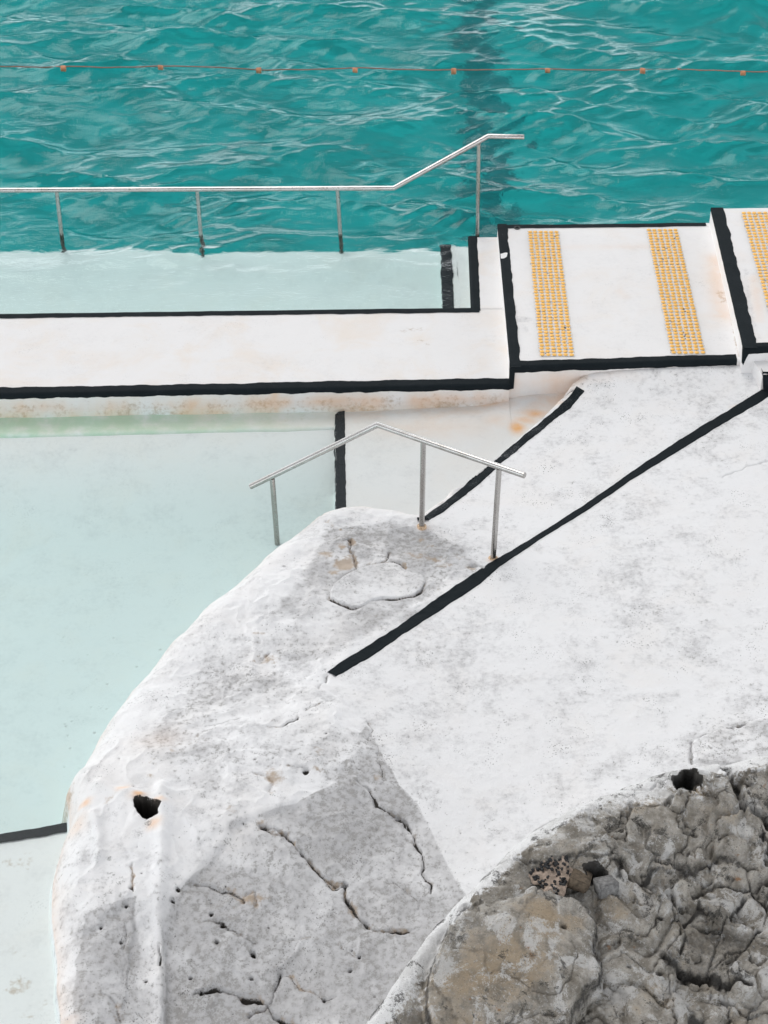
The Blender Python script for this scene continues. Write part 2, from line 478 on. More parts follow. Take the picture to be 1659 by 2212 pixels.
# return of the walkway at its right end (same level), behind the shelf
xl0 = P(1012, 511, ZW)[0]; xl1 = P(1018, 664, ZW)[0]
xr0 = P(1090, 511, ZW)[0]; xr1 = P(1100, 664, ZW)[0]
yl = P(1050, 663.5, ZW)[1]
def quad_block(name, near, far, z, bot, mat, parent, seed, attrs=None, nin=40, near_round=True, far_round=True):
    return sweep(name, near, far, top_section(z, bot, bot, nin=nin, near_round=near_round, far_round=far_round), mat, parent, seed=seed, attrs=attrs)
quad_block('landing', [(xl1, yl - .035), (xr1, yl - .035)], [(xl0, YF), (xr0, YF)], ZW + .0025, -2.2, M_WALL, wall, 1, near_round=False, far_round=True)

def side_band(name, pts_near, pts_far, z, width, drop, mat, parent, side=-1, seed=0, amp=.008, n=90, wear=None):
    """painted band along a left side arris from near to far"""
    a = np.asarray(pts_near); b = np.asarray(pts_far)
    s = np.linspace(0, 1, n); base = lerp(a, b, s)
    prof = [(-e, z - drop), (-e, z - drop * .5), (-e, z - .01), (0., z + e), (width * .33, z + e), (width * .66, z + e), (width, z + e)]
    V = np.zeros((n, len(prof), 3))
    for j, (dx, zz) in enumerate(prof):
        V[:, j, 0] = base[:, 0] + dx; V[:, j, 1] = base[:, 1]; V[:, j, 2] = zz
    V[:, -1, 0] += amp * fbm(base[:, 1] * 6 + seed, base[:, 1] * 0 + 1.1, 4, seed)
    V[:, 0, 2] += amp * .6 * fbm(base[:, 1] * 6 + seed, base[:, 1] * 0 + 5.1, 4, seed + 3)
    V[..., 2] += .0032 * fbm(V[..., 0] * 2.3 + 9, (V[..., 1] + V[..., 2]) * 2.3, 4, 6)
    at = {'wear': np.full(n * len(prof), wear if wear else 0.)}
    return link(name, mesh_np(name, V.reshape(-1, 3), grid_faces(n, len(prof)).reshape(-1, 4), at), mat, parent, False)

yb = P(1030, 672, ZW)[1]
side_band('painted_edge', (xl1, yb), (xl0, YF + .004), ZW, .082, .06, M_BLACK, wall, seed=4)

# submerged shelf and the little step at its end
xs0 = P(-420, 556, 0)[0]; xs1 = P(1018, 600, ZS)[0] + .05
shelf_far = YF + .07
shelf = sweep('submerged_step', [(xs0, farL[0][1] - .05), (xs1, yl - .05)], [(xs0, shelf_far), (xs1, shelf_far)],
              [(0, 0, ZS)] + [(w, 0, ZS) for w in np.linspace(.03, .97, 40)] + arc(1, -.03, ZS - .03, .03, math.pi / 2, 0) + [(1, 0, -2.3)],
              M_SUB, wall, seed=3, wob=.006, caps=(False, False))
xq0 = P(953, 600, -.15)[0]
sweep('submerged_step', [(xq0, yl - .03), (xs1 - .02, yl - .03)], [(xq0, YF + .02), (xs1 - .02, YF + .02)],
      [(0, 0, ZS - .01), (0, 0, -.14)] + [(w, 0, -.14) for w in np.linspace(.03, .97, 40)] + arc(1, -.02, -.16, .02, math.pi / 2, 0) + [(1, 0, -2.2)],
      M_SUB, wall, seed=6, wob=.005, caps=(True, False))
nos = side_band('painted_nosing', (xq0, yl - .02), (xq0, YF + .02), -.14, .105, .05, M_BLACK, wall, seed=11)

# footing under the pale water along the near face
sweep('footing', [nearL[0] - np.array([0, .24]), nearL[1] - np.array([0, .20])], [nearL[0], nearL[1]],
      [(0, 0, -1.0)] + arc(0, .03, -.255, .03, math.pi, math.pi / 2) + [(w, 0, -.225) for w in (.3, .5, .7)] + [(1, .02, -.20)],
      M_WALL, wall, seed=9, wob=.008, caps=(False, False),
      attrs=lambda x, y, z: {'stain': .12 + .1 * fbm(x * 2, y * 2, 3, 4), 'rust': .10 + .1 * fbm(x * 3, y * 3, 3, 5), 'algae': .75 * sstep(.4, -2.5, x)})

# ------------------------------------------------------------------ platforms
def platform(name, label, nearpx, farpx, z, seed, attrs, right_cap=True):
    root = empty(name, (*P(nearpx[0][0], nearpx[0][1], z)[:2], 0)); tag(root, label, 'platform', 'stepped platforms')
    nr = [P(*q, z)[:2] for q in nearpx]; fr = [P(*q, z)[:2] for q in farpx]
    sweep('slab', nr, fr, top_section(z, -1.2, -2.2, nin=110), M_PLAT, root, seed=seed, attrs=attrs, wob=.004)
    return root, nr, fr

def plat_attrs(x, y, z):
    o = stain_attrs({
        'stain': [([(1562, 545), (1568, 600), (1580, 680), (1592, 745), (1598, 770)], ZP, .022, .62),
                  ([(1556, 630), (1562, 650)], ZP, .05, .5)],
        'rust': [([(1545, 560), (1548, 620), (1560, 680)], ZP, .09, .30), ([(1560, 590), (1566, 598)], ZP, .025, .9),
                 ([(1180, 535), (1400, 533)], ZP, .05, .10), ([(1340, 630), (1350, 640)], ZP, .05, .1)],
        'bare_shade': [([(1120, 690), (1145, 688)], ZP, .06, .34), ([(1135, 705), (1140, 715)], ZP, .03, .3)],
        'dark': [([(1240, 700), (1235, 715)], ZP, .012, .2)]})(x, y, z)
    face = sstep(ZP - .02, ZP - .07, z)
    o['rust'] = np.maximum(o['rust'], face * .35 * np.clip(fbm(x * 2.2, z * 5 + 2, 4, 18) + .5, 0, 1))
    return o
plat, pn, pf = platform('concrete_platform', 'white concrete platform carrying two yellow tactile strips, one step above the walkway',
                        [(1103, 793), (1602, 777)], [(1075, 484.5), (1532, 480)], ZP, 21, plat_attrs)
tp = (P(1593, 780, ZP)[0] - pn[0][0]) / (pn[1][0] - pn[0][0])
sweep('painted_edge', cut(pn, 0, tp), cut(pf, 0, tp), near_band(ZP, .085, .055), M_BLACK, plat, seed=21, caps=(False, False), edge_j=('nf', .010))
tf = (P(1524, 481, ZP)[0] - pf[0][0]) / (pf[1][0] - pf[0][0])
sweep('painted_edge', cut(pn, 0, tf), cut(pf, 0, tf), far_band(ZP, .08, .03), M_BLACK, plat, seed=21, caps=(False, False), edge_j=('n', .005))
side_band('painted_edge', (pn[0][0], pn[0][1] - .006), (pf[0][0], pf[0][1]), ZP, .088, .02, M_BLACK, plat, seed=14, amp=.009, n=140)
# paint running down the corner of the riser
cm = MB(); cxx, cyy = pn[0]
cm.add([(cxx - .006, cyy - .008, ZP), (cxx + .04, cyy - .008, ZP), (cxx + .035, cyy - .008, -.02), (cxx - .006, cyy - .008, -.03),
        (cxx - .006, cyy + .09, ZP), (cxx - .006, cyy + .03, -.02)], [(0, 3, 2, 1), (0, 4, 5, 3)])
cm.build('painted_edge', M_BLACK, plat)
# drain cover
dp = P(1117, 493, ZP); dm = MB()
ring = lambda r, z, n=24: [(dp[0] + r * math.cos(2 * math.pi * k / n), dp[1] + r * math.sin(2 * math.pi * k / n), z) for k in range(n)]
dm.add(ring(.03, ZP + .002) + ring(.03, ZP + .009) + ring(.02, ZP + .009) + ring(.017, ZP + .004),
       [(a * 24 + k, a * 24 + (k + 1) % 24, (a + 1) * 24 + (k + 1) % 24, (a + 1) * 24 + k) for a in range(3) for k in range(24)] + [tuple(72 + k for k in range(24))])
dm.build('drain_cover', plain('dark_iron', (.03, .03, .03), .5), plat)

def q_attrs(x, y, z):
    return stain_attrs({'rust': [([(1630, 600), (1640, 690)], ZQ, .05, .22)],
                        'bare_shade': [([(1607, 560), (1618, 650), (1640, 730)], ZQ, .04, .30)]})(x, y, z)
plq, qn, qf = platform('concrete_platform', 'highest white platform with wide black left edge and a single tactile strip',
                       [(1607, 752), (2150, 735)], [(1536, 449), (2100, 441)], ZQ, 31, q_attrs)
side_band('painted_edge', (qn[0][0], qn[0][1] - .004), (qf[0][0], qf[0][1]), ZQ, .118, .02, M_BLACK, plq, seed=17, amp=.011, n=140)
sweep('painted_edge', qn, qf, near_band(ZQ, .07, .06), M_BLACK, plq, seed=31, caps=(False, False), edge_j=('nf', .009))
cm = MB(); cxx, cyy = qn[0]
cm.add([(cxx - .006, cyy - .008, ZQ), (cxx + .06, cyy - .008, ZQ - .02), (cxx + .03, cyy - .008, ZQ - .10), (cxx + .012, cyy - .008, ZQ - .17), (cxx - .006, cyy - .008, ZQ - .14),
        (cxx - .006, cyy + .06, ZQ)], [(0, 4, 3, 2, 1), (0, 5, 4)])
cm.build('painted_edge', M_BLACK, plq)

# low kerb under the highest platform, its black end just inside the frame
kerb = empty('concrete_kerb', (*P(1650, 800, .2)[:2], 0)); tag(kerb, 'short white kerb with a black end below the highest platform', 'kerb')
kn = [P(1647, 812, .24)[:2], P(2100, 802, .24)[:2]]; kf = [P(1612, 757, .24)[:2], P(2100, 745, .24)[:2]]
sweep('kerb_block', kn, kf, top_section(.24, -1., -1., r=.05, nin=20), M_WALL, kerb, seed=41, wob=.012)
kb = MB()
a = P(1646, 790, .24); b = P(1662, 788, .24); c = P(1664, 845, .09); d = P(1654, 838, .09)
x0_, yk, x1_ = a[0] - .012, kn[0][1] - .016, a[0] + .5
kb.add([(x0_, yk, .20), (x1_, yk, .20), (x1_, yk, .02), (x0_ + .025, yk, .02), (x0_, yk + .055, .257), (x1_, yk + .055, .257), (x0_ - .002, yk + .12, .252)], [(0, 3, 2, 1), (0, 1, 5, 4), (0, 4, 6)])
kb.build('painted_end', M_BLACK, kerb)

# ------------------------------------------------------------------ tactile strips
def stud_mesh():
    m = MB(); n = 18; prof = [(.0075, 0), (.0075, .0035), (.0192, .0045), (.0196, .0065), (.0165, .0095), (.0, .0102)]
    vs = [(r * math.cos(2 * math.pi * k / n), r * math.sin(2 * math.pi * k / n), z) for r, z in prof[:-1] for k in range(n)] + [(0, 0, prof[-1][1])]
    fs = [(a * n + k, a * n + (k + 1) % n, (a + 1) * n + (k + 1) % n, (a + 1) * n + k) for a in range(4) for k in range(n)]
    fs += [(4 * n + k, 4 * n + (k + 1) % n, 5 * n) for k in range(n)]
    me = bpy.data.meshes.new('stud'); me.from_pydata(vs, [], fs); me.update(); me.materials.append(M_YEL)
    me.polygons.foreach_set('use_smooth', np.ones(len(me.polygons), bool)); me.set_sharp_from_angle(angle=R(45))
    return me
STUD = stud_mesh()
def backing_mat():
    t = NT('worn_backing'); t.pos()
    n = t.noise(45, 5, .65); n2 = t.noise(9, 4, .6)
    c = t.mix(t.ramp(n, .4, .65), (.78, .77, .76), (.56, .55, .54))
    c = t.mix(t.ramp(t.math('ADD', t.math('MULTIPLY', n, .6), t.math('MULTIPLY', n2, .5)), .62, .69), c, (.06, .06, .06))
    return t.finish(c, .9, n, .4, .006)
M_BACK = backing_mat()
def tactile(label, TL, TR, BL, BR, z, rows=42, cols=6, seed=0):
    tl, tr, bl, br = (P(*q, z) for q in (TL, TR, BL, BR))
    root = empty('tactile_strip', tuple((tl + tr + bl + br) / 4)); tag(root, label, 'tactile strip', 'yellow tactile strips')
    def pt(i, j):
        u = i / (rows - 1); v = j / (cols - 1)
        return (tl * (1 - v) + tr * v) * (1 - u) + (bl * (1 - v) + br * v) * u
    # ragged mortar backing
    n = rows * 2; V = []
    for i in range(n):
        u = i / (n - 1) * (rows - 1 + 1.0) - .5
        for v in np.linspace(-.52, cols - 1 + .52, 9):
            p = pt(u, v); w = .006 if v < 0 or v > cols - 1 else 0
            V.append((p[0] + w * float(fbm(p[1] * 9, v * 3 + seed, 3, seed)), p[1], z + .0045))
    link('backing', mesh_np('backing', V, grid_faces(n, 9).reshape(-1, 4)), M_BACK, root, True)
    spots = [(i, j) for i in range(rows - 1, -1, -1) for j in range(cols)]
    rest = MB()
    rs = random.Random(seed)
    sv = [tuple(v.co) for v in STUD.vertices]; sf = [tuple(p.vertices) for p in STUD.polygons]
    for k, (i, j) in enumerate(spots):
        p = pt(i, j) + np.array([rs.uniform(-.0025, .0025), rs.uniform(-.0025, .0025), 0])
        if k < 100:
            o = bpy.data.objects.new('stud', STUD); C.objects.link(o); o.parent = root
            o.matrix_parent_inverse = root.matrix_basis.inverted()
            o.location = (p[0], p[1], z + .003)
            o.rotation_euler = (rs.uniform(-.05, .05), rs.uniform(-.05, .05), rs.uniform(0, 6))
        else:
            tx, ty = rs.uniform(-.05, .05), rs.uniform(-.05, .05)
            rest.add([(p[0] + v[0], p[1] + v[1], z + .003 + v[2] + tx * v[0] + ty * v[1]) for v in sv], sf)
    o = rest.build('stud', M_YEL, root, True); o.data.set_sharp_from_angle(angle=R(45)); o['kind'] = 'stuff'
    return root
tactile('yellow tactile stud strip near the black left edge of the lower platform', (1144.7, 502.6), (1201.7, 502.6), (1171.6, 767.6), (1234.7, 767.6), ZP, seed=1)
tactile('yellow tactile stud strip before the riser to the highest platform', (1401.8, 498.4), (1459, 498.), (1454.5, 763.), (1518, 762.5), ZP, seed=2)
tactile('yellow tactile stud strip cut off by the photo edge on the highest platform', (1606, 461.5), (1664, 461.), (1683, 739), (1747, 738), ZQ, seed=3)

# ------------------------------------------------------------------ handrails
hr = empty('handrail', (P(500, 520, 0)[0], YF + .03, 0)); tag(hr, 'long steel handrail standing in the teal pool, kinked up at its right end', 'handrail', 'steel handrails')
p0 = np.array([0, YF + .03, 0]); nY = np.array([0, 1., 0])
rail = [Pp(x, y, p0, nY) for x, y in [(-420, 415), (0, 411), (851, 406.5), (1055, 294.5), (1132, 296)]]
o = tube(rail, .0235, 24).build('rail', M_STEEL, hr); shade_by_angle(o)
for tx, ty, bx, by, zb in [(-176, 417, -150, 520, ZS - .05), (122.5, 415, 134, 515, ZS - .05), (426, 413, 434.5, 515, ZS - .05), (729, 411, 736, 518, ZS - .05), (1034, 312, 1031.5, 508, -.3)]:
    a = Pp(tx, ty, p0, nY); b = Pp(bx, by, p0, nY)
    k = (zb - a[2]) / (b[2] - a[2]); bb = a + (b - a) * k
    o = tube([a + np.array([0, 0, .005]), bb], .0195, 20).build('post', M_STEEL, hr); shade_by_angle(o)

# ------------------------------------------------------------------ lane rope
rope_px = [(-300, 143), (0, 147), (137, 149), (240, 150), (347, 147), (450, 150), (559, 153), (660, 153), (767, 152), (870, 154), (980, 155), (1080, 154), (1183, 153), (1290, 155), (1388, 154), (1500, 158), (1605, 158.5), (1659, 159), (1950, 160)]
rxs = np.linspace(-300, 1950, 180); rys = np.interp(rxs, [q[0] for q in rope_px], [q[1] for q in rope_px])
rp = [P(x, y + .9 * float(fbm(np.array(x * .011), np.array(.5), 3, 7)), 0) + np.array([0, 0, .022 + .012 * float(fbm(np.array(x * .008), np.array(2.5), 3, 9))]) for x, y in zip(rxs, rys)]
rope = tube(rp, .007, 8).build('lane_rope', M_ROPE, None, True); tag(rope, 'thin red lane rope with orange floats lying across the teal pool', 'lane rope')
for k, (x, y) in enumerate([(137, 148), (347, 146), (559, 152.5), (767, 152), (980, 154), (1183, 152.5), (1388, 153.5), (1605, 158)]):
    c = P(x, y, .045); m = MB(); n = 18; L = .027; r = .034 if k % 2 == 0 else .027
    prof = [(-L, r * .55), (-L, r * .88), (-L * .85, r), (L * .85, r), (L, r * .88), (L, r * .55)]
    ty = random.uniform(-.12, .12)
    vs = [(c[0] + dx, c[1] + rr * math.cos(2 * math.pi * q / n) + dx * ty, c[2] + rr * math.sin(2 * math.pi * q / n) + dx * ty) for dx, rr in prof for q in range(n)]
    fs = [(a * n + q, a * n + (q + 1) % n, (a + 1) * n + (q + 1) % n, (a + 1) * n + q) for a in range(5) for q in range(n)] + [tuple(range(n))[::-1], tuple(5 * n + q for q in range(n))]
    m.add(vs, fs); o = m.build('float', M_FLOAT, rope); shade_by_angle(o)

# ------------------------------------------------------------------ the land: one height field, cut into pool floor, rock and pavement
CTRL = [(905, 1128, -.03), (1250, 845, .02), (1100, 1000, -.02), (1350, 820, .05), (1600, 800, .06), (1655, 850, .09), (1066, 1205, .05),
        (800, 1150, .02), (700, 1300, .12), (710, 1460, .15), (500, 1450, .12), (1000, 1500, .12), (1400, 1300, .13), (1650, 1000, .12),
        (1600, 1450, .16), (1250, 1650, .15), (1000, 1850, .10), (800, 1600, .17), (600, 1650, .24), (300, 1750, .18), (350, 1600, .17),
        (200, 1850, .10), (500, 1820, .19), (650, 1900, .10), (500, 2050, -.03), (230, 2050, .0), (850, 2080, -.03), (400, 2230, -.22),
        (700, 2230, -.2), (1100, 2200, .05), (1650, 1600, .22), (2000, 1500, .2), (2000, 900, .12), (1700, 2212, .1), (150, 2150, -.02)]
zland = tps([tuple(P(x, y, z)) for x, y, z in CTRL])

STEP = .0072
xs = np.arange(-3.3, 3.6, STEP); ys = np.arange(6.2, P(0, 880, -.15)[1] + .32, STEP)
X, Y = np.meshgrid(xs, ys)
Zl = zland(X, Y)

EDGE = [(960, 1085), (905, 1122), (880, 1113), (845, 1103), (810, 1097), (770, 1096), (733, 1100), (700, 1112), (672, 1130), (640, 1154), (600, 1187), (565, 1215), (540, 1242), (500, 1275), (455, 1312), (400, 1375), (365, 1405),
        (330, 1446), (290, 1490), (250, 1542), (220, 1590), (193, 1640), (172, 1680), (150, 1703), (143, 1722), (149, 1755), (150, 1790), (134, 1830), (122, 1870), (114, 1905), (112, 1950), (112, 1990), (118, 2040), (124, 2090), (122, 2140), (128, 2180), (134, 2240), (140, 2500)]
Ew = P2(EDGE, ZR)
LAND = np.vstack([Ew, [[3.9, 3.]], [[3.9, 20.]], P2([(1262, 700), (1262, 832), (1235, 846), (1175, 900), (1072, 985), (1010, 1036)], -.02)])
inl = inside(X, Y, LAND)
de, _ = polydist(X, Y, Ew)
L2u = P2([(1262, 832), (1235, 846), (1175, 900), (1072, 985), (1010, 1036), (940, 1092), (905, 1122)], -.02)
d2, _ = polydist(X, Y, L2u)
# rounding of the rock lip
lipw = .10 + .05 * fbm(X * 1.3, Y * 1.3, 2, 71)
zr = ZR + (Zl - ZR) * (1 - np.exp(-de / lipw))
onrock = sstep(.0, .25, d2)                                # near the pool ramp the lip fades
bl = sstep(-.12, .12, d2 - de); Zin = (Zl - .02 * np.exp(-d2 / .05)) * (1 - bl) + zr * bl
# ---- under water
dwall_ = np.clip(nearL[0][1] + (X - nearL[0][0]) / (nearL[1][0] - nearL[0][0]) * (nearL[1][1] - nearL[0][1]) - Y, 0, 9)
FLOOR_Z = -.50
SX = P(724, 990, -.20)[0]
stripe_x = lambda yy: P(724, 895, -.21)[0] + (P(724, 1100, -.21)[0] - P(724, 895, -.21)[0]) * (P(0, 895, -.21)[1] - yy) / (P(0, 895, -.21)[1] - P(0, 1100, -.21)[1])
shelf_z = -.215 + .035 * sstep(0, 1.2, X - stripe_x(Y))
Zout = FLOOR_Z + (shelf_z - FLOOR_Z) * sstep(-.012, .012, X - stripe_x(Y))
ramp2 = -.04 - 2.2 * d2                                      # ramp up to line 2
Zout = np.where(X > stripe_x(Y), np.maximum(Zout, np.maximum(ramp2, shelf_z)), Zout)
yn = P(75, 1800, -.25)
nl = P2([(-600, 1892), (0, 1806), (150, 1781), (300, 1757)], -.25)
dn, sn = polydist(X, Y, nl)
near_sh = (sn < 0) & (X < 0)
Zout = np.where(near_sh, np.maximum(Zout, FLOOR_Z + (-.27 - FLOOR_Z) * sstep(0, .02, dn)), Zout)
Zout = np.maximum(Zout, np.where(X < stripe_x(Y), -.245 - .10 * np.clip(dwall_ - .15, 0, 9) - .12 * sstep(.2, 1.3, dwall_), -9))
fil = sstep(.35, 0., de)                                    # the rock carries on below the surface
flank = np.where(de < .4, ZR - de * 4.5, -9) > Zout + .004
Zout = np.maximum(Zout, np.where(de < .4, ZR - de * 4.5, -9))
Z = np.where(inl, Zin, Zout)
# ramp rising to the foot of the platform
ywall = nearL[0][1] + (X - nearL[0][0]) / (nearL[1][0] - nearL[0][0]) * (nearL[1][1] - nearL[0][1])
yplat = pn[0][1] + (X - pn[0][0]) / (pn[1][0] - pn[0][0]) * (pn[1][1] - pn[0][1])
yw = np.where(X < pn[0][0], ywall, yplat)
dw = np.clip(yw - Y, 0, 9)
right = sstep(P(1000, 880, -.1)[0], P(1180, 880, 0)[0], X)
Z = Z + right * .085 * np.exp(-(dw / .16) ** 1.4)
Z = Z + (1 - right) * .0

rockpoly = np.vstack([Ew, hits([(1000, 2500), (1010, 2050), (1005, 1930), (960, 1850), (905, 1740), (862, 1690), (812, 1600), (800, 1500), (725, 1464), (823, 1405), (920, 1349), (1020, 1274), (1075, 1226), (1040, 1190), (985, 1150)], zland)])
rockm = inside(X, Y, rockpoly)
drk, _ = polydist(X, Y, np.vstack([rockpoly[len(Ew) - 1:], rockpoly[:1]]))
rockw = np.where(rockm, sstep(0, .22, drk), 0)

# ---- relief
def add_noise(amp, f, o, seed, w=1.): 
    global Z
    Z = Z + w * amp * fbm(X * f, Y * f, o, seed)
landw = np.where(inl, sstep(.02, .15, np.minimum(de, d2 + .1)), 0)
add_noise(.010, .9, 4, 1, landw)
add_noise(.0022, 9, 4, 2, np.where(inl, 1, .25))
add_noise(.030, 1.2, 4, 3, rockw)
add_noise(.0045, 6., 4, 4, rockw)
rid = 1 - np.abs(fbm(X * 2.1 + .3 * fbm(X * 1.5, Y * 1.5, 2, 9), Y * 2.1, 4, 5))
Z = Z + rockw * .018 * (np.clip(rid, 0, 1) ** 3 - .4)

bare_shade = np.zeros(X.shape); dark = np.zeros(X.shape); stain = np.zeros(X.shape); rust = np.zeros(X.shape)

def carve(px, w, depth, dk=1., br=.0, lift=0., seed=0):
    """a crack: width w (m), darkened by dirt, with a bruised border"""
    global Z
    q = hits(px, zland); sl = win(X, Y, q, w * 5 + .12)
    x, y = X[sl], Y[sl]
    mod = np.clip(fbm(x * 6, y * 6, 4, 40 + seed) * 1.3 + .55, 0.02, 1.5); ww = w * (.25 + 1.05 * mod)
    x2 = x + .014 * fbm(x * 11, y * 11, 3, 50 + seed); y2 = y + .014 * fbm(x * 11, y * 11, 3, 60 + seed)
    d, s = polydist(x2, y2, q)
    g = np.exp(-(d / ww) ** 2)
    Z[sl] -= depth * g
    if lift: Z[sl] += lift * np.where(s > 0, np.exp(-d / .05), 0) * sstep(0, .01, d)
    dark[sl] = np.maximum(dark[sl], (dk * (.55 + .5 * np.clip(mod, 0, 1))) * np.exp(-(d / (ww * .7)) ** 2))
    off_ = np.abs(d - ww * .6 * np.where(s > 0, 1, 0))
    stain[sl] = np.maximum(stain[sl], br * .78 * np.clip(.35 + .75 * fbm(x * 7, y * 7, 3, 70 + seed), 0, 1) * np.exp(-(off_ / (ww * 2.2)) ** 2) + br * .25 * np.exp(-(d / (ww * 1.6)) ** 2))

def ledge(px, h, w, L, f=None, flip=False):
    """drop of height h on the right of the line, fading over L"""
    global Z
    q = hits(px, f or zland); sl = win(X, Y, q, L * 3)
    x, y = X[sl], Y[sl]
    x2 = x + .03 * fbm(x * 4, y * 4, 3, 81); y2 = y + .03 * fbm(x * 4, y * 4, 3, 82)
    d, s = polydist(x2, y2, q)
    # only across the line, not round its ends
    t = np.where((s < 0) != flip, 1., 0.)
    a, b = q[0], q[-1]; ax = (b - a) / np.linalg.norm(b - a)
    u = (x - a[0]) * ax[0] + (y - a[1]) * ax[1]; Lq = np.linalg.norm(b - a)
    endf = sstep(-.02, .12, u) * sstep(Lq + .02, Lq - .12, u)
    Z[sl] -= h * t * sstep(0, w, d) * np.exp(-d / L) * endf

def ridge(px, h, w):
    global Z
    q = hits(px, zland); sl = win(X, Y, q, w * 3)
    d, s = polydist(X[sl], Y[sl], q); Z[sl] += h * np.exp(-(d / w) ** 2)

def blob(arr, px, r, amt, f=zland, asp=1., warp=.25):
    q = hit(*px, f)[:2]; sl = win(X, Y, np.array([q]), r * 2.6)
    x, y = X[sl] - q[0], (Y[sl] - q[1]) / asp
    d = np.hypot(x, y) / r + warp * fbm(X[sl] * 4 / max(r, .05) * .1, Y[sl] * 4 / max(r, .05) * .1, 3, 33)
    arr[sl] = np.maximum(arr[sl], amt * np.exp(-d ** 2))

def pit(px, r, depth, poly=None, dk=1.):
    global Z
    q = hit(*px, zland)[:2]
    pts = hits(poly, zland) if poly else np.array([q]); sl = win(X, Y, pts, r + .1)
    x, y = X[sl], Y[sl]
    jx = .010 * fbm(x * 18, y * 18, 3, 91) if r > .02 else 0
    if poly:
        d, _ = polydist(x + jx, y - jx, pts, True); m = inside(x + jx, y - jx, pts); g = np.where(m, sstep(0, .012, d), 0)
        dd = np.where(m, 1., np.exp(-(d / .006) ** 2))
    else:
        r_ = np.hypot(x + jx - q[0], y - jx - q[1]) / r; g = sstep(1., .5, r_); dd = sstep(1.1, .5, r_)
    Z[sl] -= depth * g; dark[sl] = np.maximum(dark[sl], dk * dd)

# facets of the rock: ridges and ledges seen in the photo
ridge([(350, 1700), (352, 1760), (350, 1830), (346, 1930), (346, 2050), (346, 2230)], .045, .05)
ridge([(215, 1690), (262, 1712), (305, 1724)], .03, .04)
ridge([(200, 1750), (212, 1800), (212, 1850)], .03, .035)
ledge([(350, 1990), (384, 1905), (432, 1855), (488, 1795), (490, 1768), (560, 1750), (650, 1722)], .04, .07, .8)
ledge([(140, 2010), (200, 1985), (262, 1940), (300, 1925)], .04, .07, .8)
ledge([(346, 2230), (346, 2100), (347, 1990)], .05, .03, .2)
ledge([(250, 2230), (268, 2090), (284, 1930)], .02, .03, .2)
ledge([(700, 2060), (780, 1990), (850, 1905), (905, 1760)], .0, .05, .3)

# cracks
carve([(793, 1558), (804, 1577), (801, 1591), (795, 1598), (816, 1613), (816, 1627), (823, 1660), (829, 1684), (822, 1696)], .006, .012, .62, .3, seed=1)
carve([(769, 1690), (801, 1712), (811, 1722), (812, 1736), (840, 1751), (867, 1766), (883, 1785), (894, 1802), (896, 1821), (909, 1837), (916, 1870), (914, 1884), (921, 1901), (934, 1915), (929, 1931)], .009, .03, .95, .45, seed=2)
carve([(860, 1765), (874, 1776), (884, 1788)], .013, .03, 1., .2, seed=3)
carve([(850, 1906), (875, 1923), (905, 1948), (903, 1962)], .006, .012, .6, .5, seed=4)
carve([(560, 1776), (590, 1786), (612, 1791), (620, 1806), (650, 1839), (690, 1881), (720, 1906), (745, 1904), (750, 1939), (765, 1969), (785, 1999), (830, 2019), (880, 2010)], .0115, .035, .8, .95, seed=5, lift=.012)
carve([(565, 1780), (590, 1798), (610, 1800)], .014, .03, .75, .8, seed=6)
carve([(700, 1893), (722, 1910), (745, 1906)], .014, .03, .8, .9, seed=7)
carve([(412, 1894), (440, 1897), (465, 1906), (500, 1921), (530, 1939)], .011, .025, .62, .8, seed=8, lift=.012)
carve([(530, 1930), (555, 1922), (552, 1948)], .012, .02, .5, .7, seed=9)
carve([(425, 2139), (480, 2136), (525, 2149), (560, 2158), (580, 2164), (590, 2189), (625, 2204), (650, 2220)], .013, .045, .9, .6, seed=10, lift=.02)
carve([(540, 2190), (570, 2175), (585, 2160), (595, 2129), (605, 2099)], .012, .04, .75, .5, seed=11)
carve([(605, 2099), (625, 2105), (650, 2129), (700, 2159), (730, 2150)], .007, .015, .6, .8, seed=12)
carve([(575, 1571), (605, 1571), (642, 1554)], .009, .02, .85, .6, seed=13)
carve([(440, 1569), (480, 1560), (520, 1551)], .005, .01, .5, .2, seed=14)
carve([(660, 1540), (700, 1524), (730, 1513)], .006, .012, .5, .5, seed=15)
carve([(548, 1666), (575, 1674), (588, 1690), (580, 1706)], .014, .02, .42, .75, seed=16)
carve([(622, 1653), (650, 1656), (672, 1664)], .009, .02, .6, .9, seed=17)
carve([(346, 2040), (347, 2060), (346, 2085)], .008, .03, .9, .3, seed=18)
carve([(285, 1864), (288, 1880), (285, 1924)], .009, .02, .62, .8, seed=19)
carve([(272, 1990), (268, 2040), (270, 2084), (262, 2110)], .005, .012, .5, .3, seed=20)
carve([(437, 1979), (480, 1984), (495, 2000), (520, 2014), (550, 2034)], .012, .02, .66, .4, seed=21)
carve([(600, 2030), (640, 2032), (668, 2028)], .008, .012, .55, .5, seed=22)
carve([(740, 2050), (775, 2075)], .008, .012, .5, .6, seed=23)
carve([(225, 2146), (248, 2160), (258, 2200)], .014, .02, .5, .6, seed=24)
carve([(1495, 1602), (1494, 1622), (1496, 1645)], .010, .03, .55, .5, seed=25)
carve([(1515, 1592), (1540, 1582), (1558, 1579), (1585, 1577)], .006, .02, .85, .0, seed=26)
carve([(1580, 1577), (1606, 1569), (1612, 1566)], .011, .03, .85, .4, seed=27)
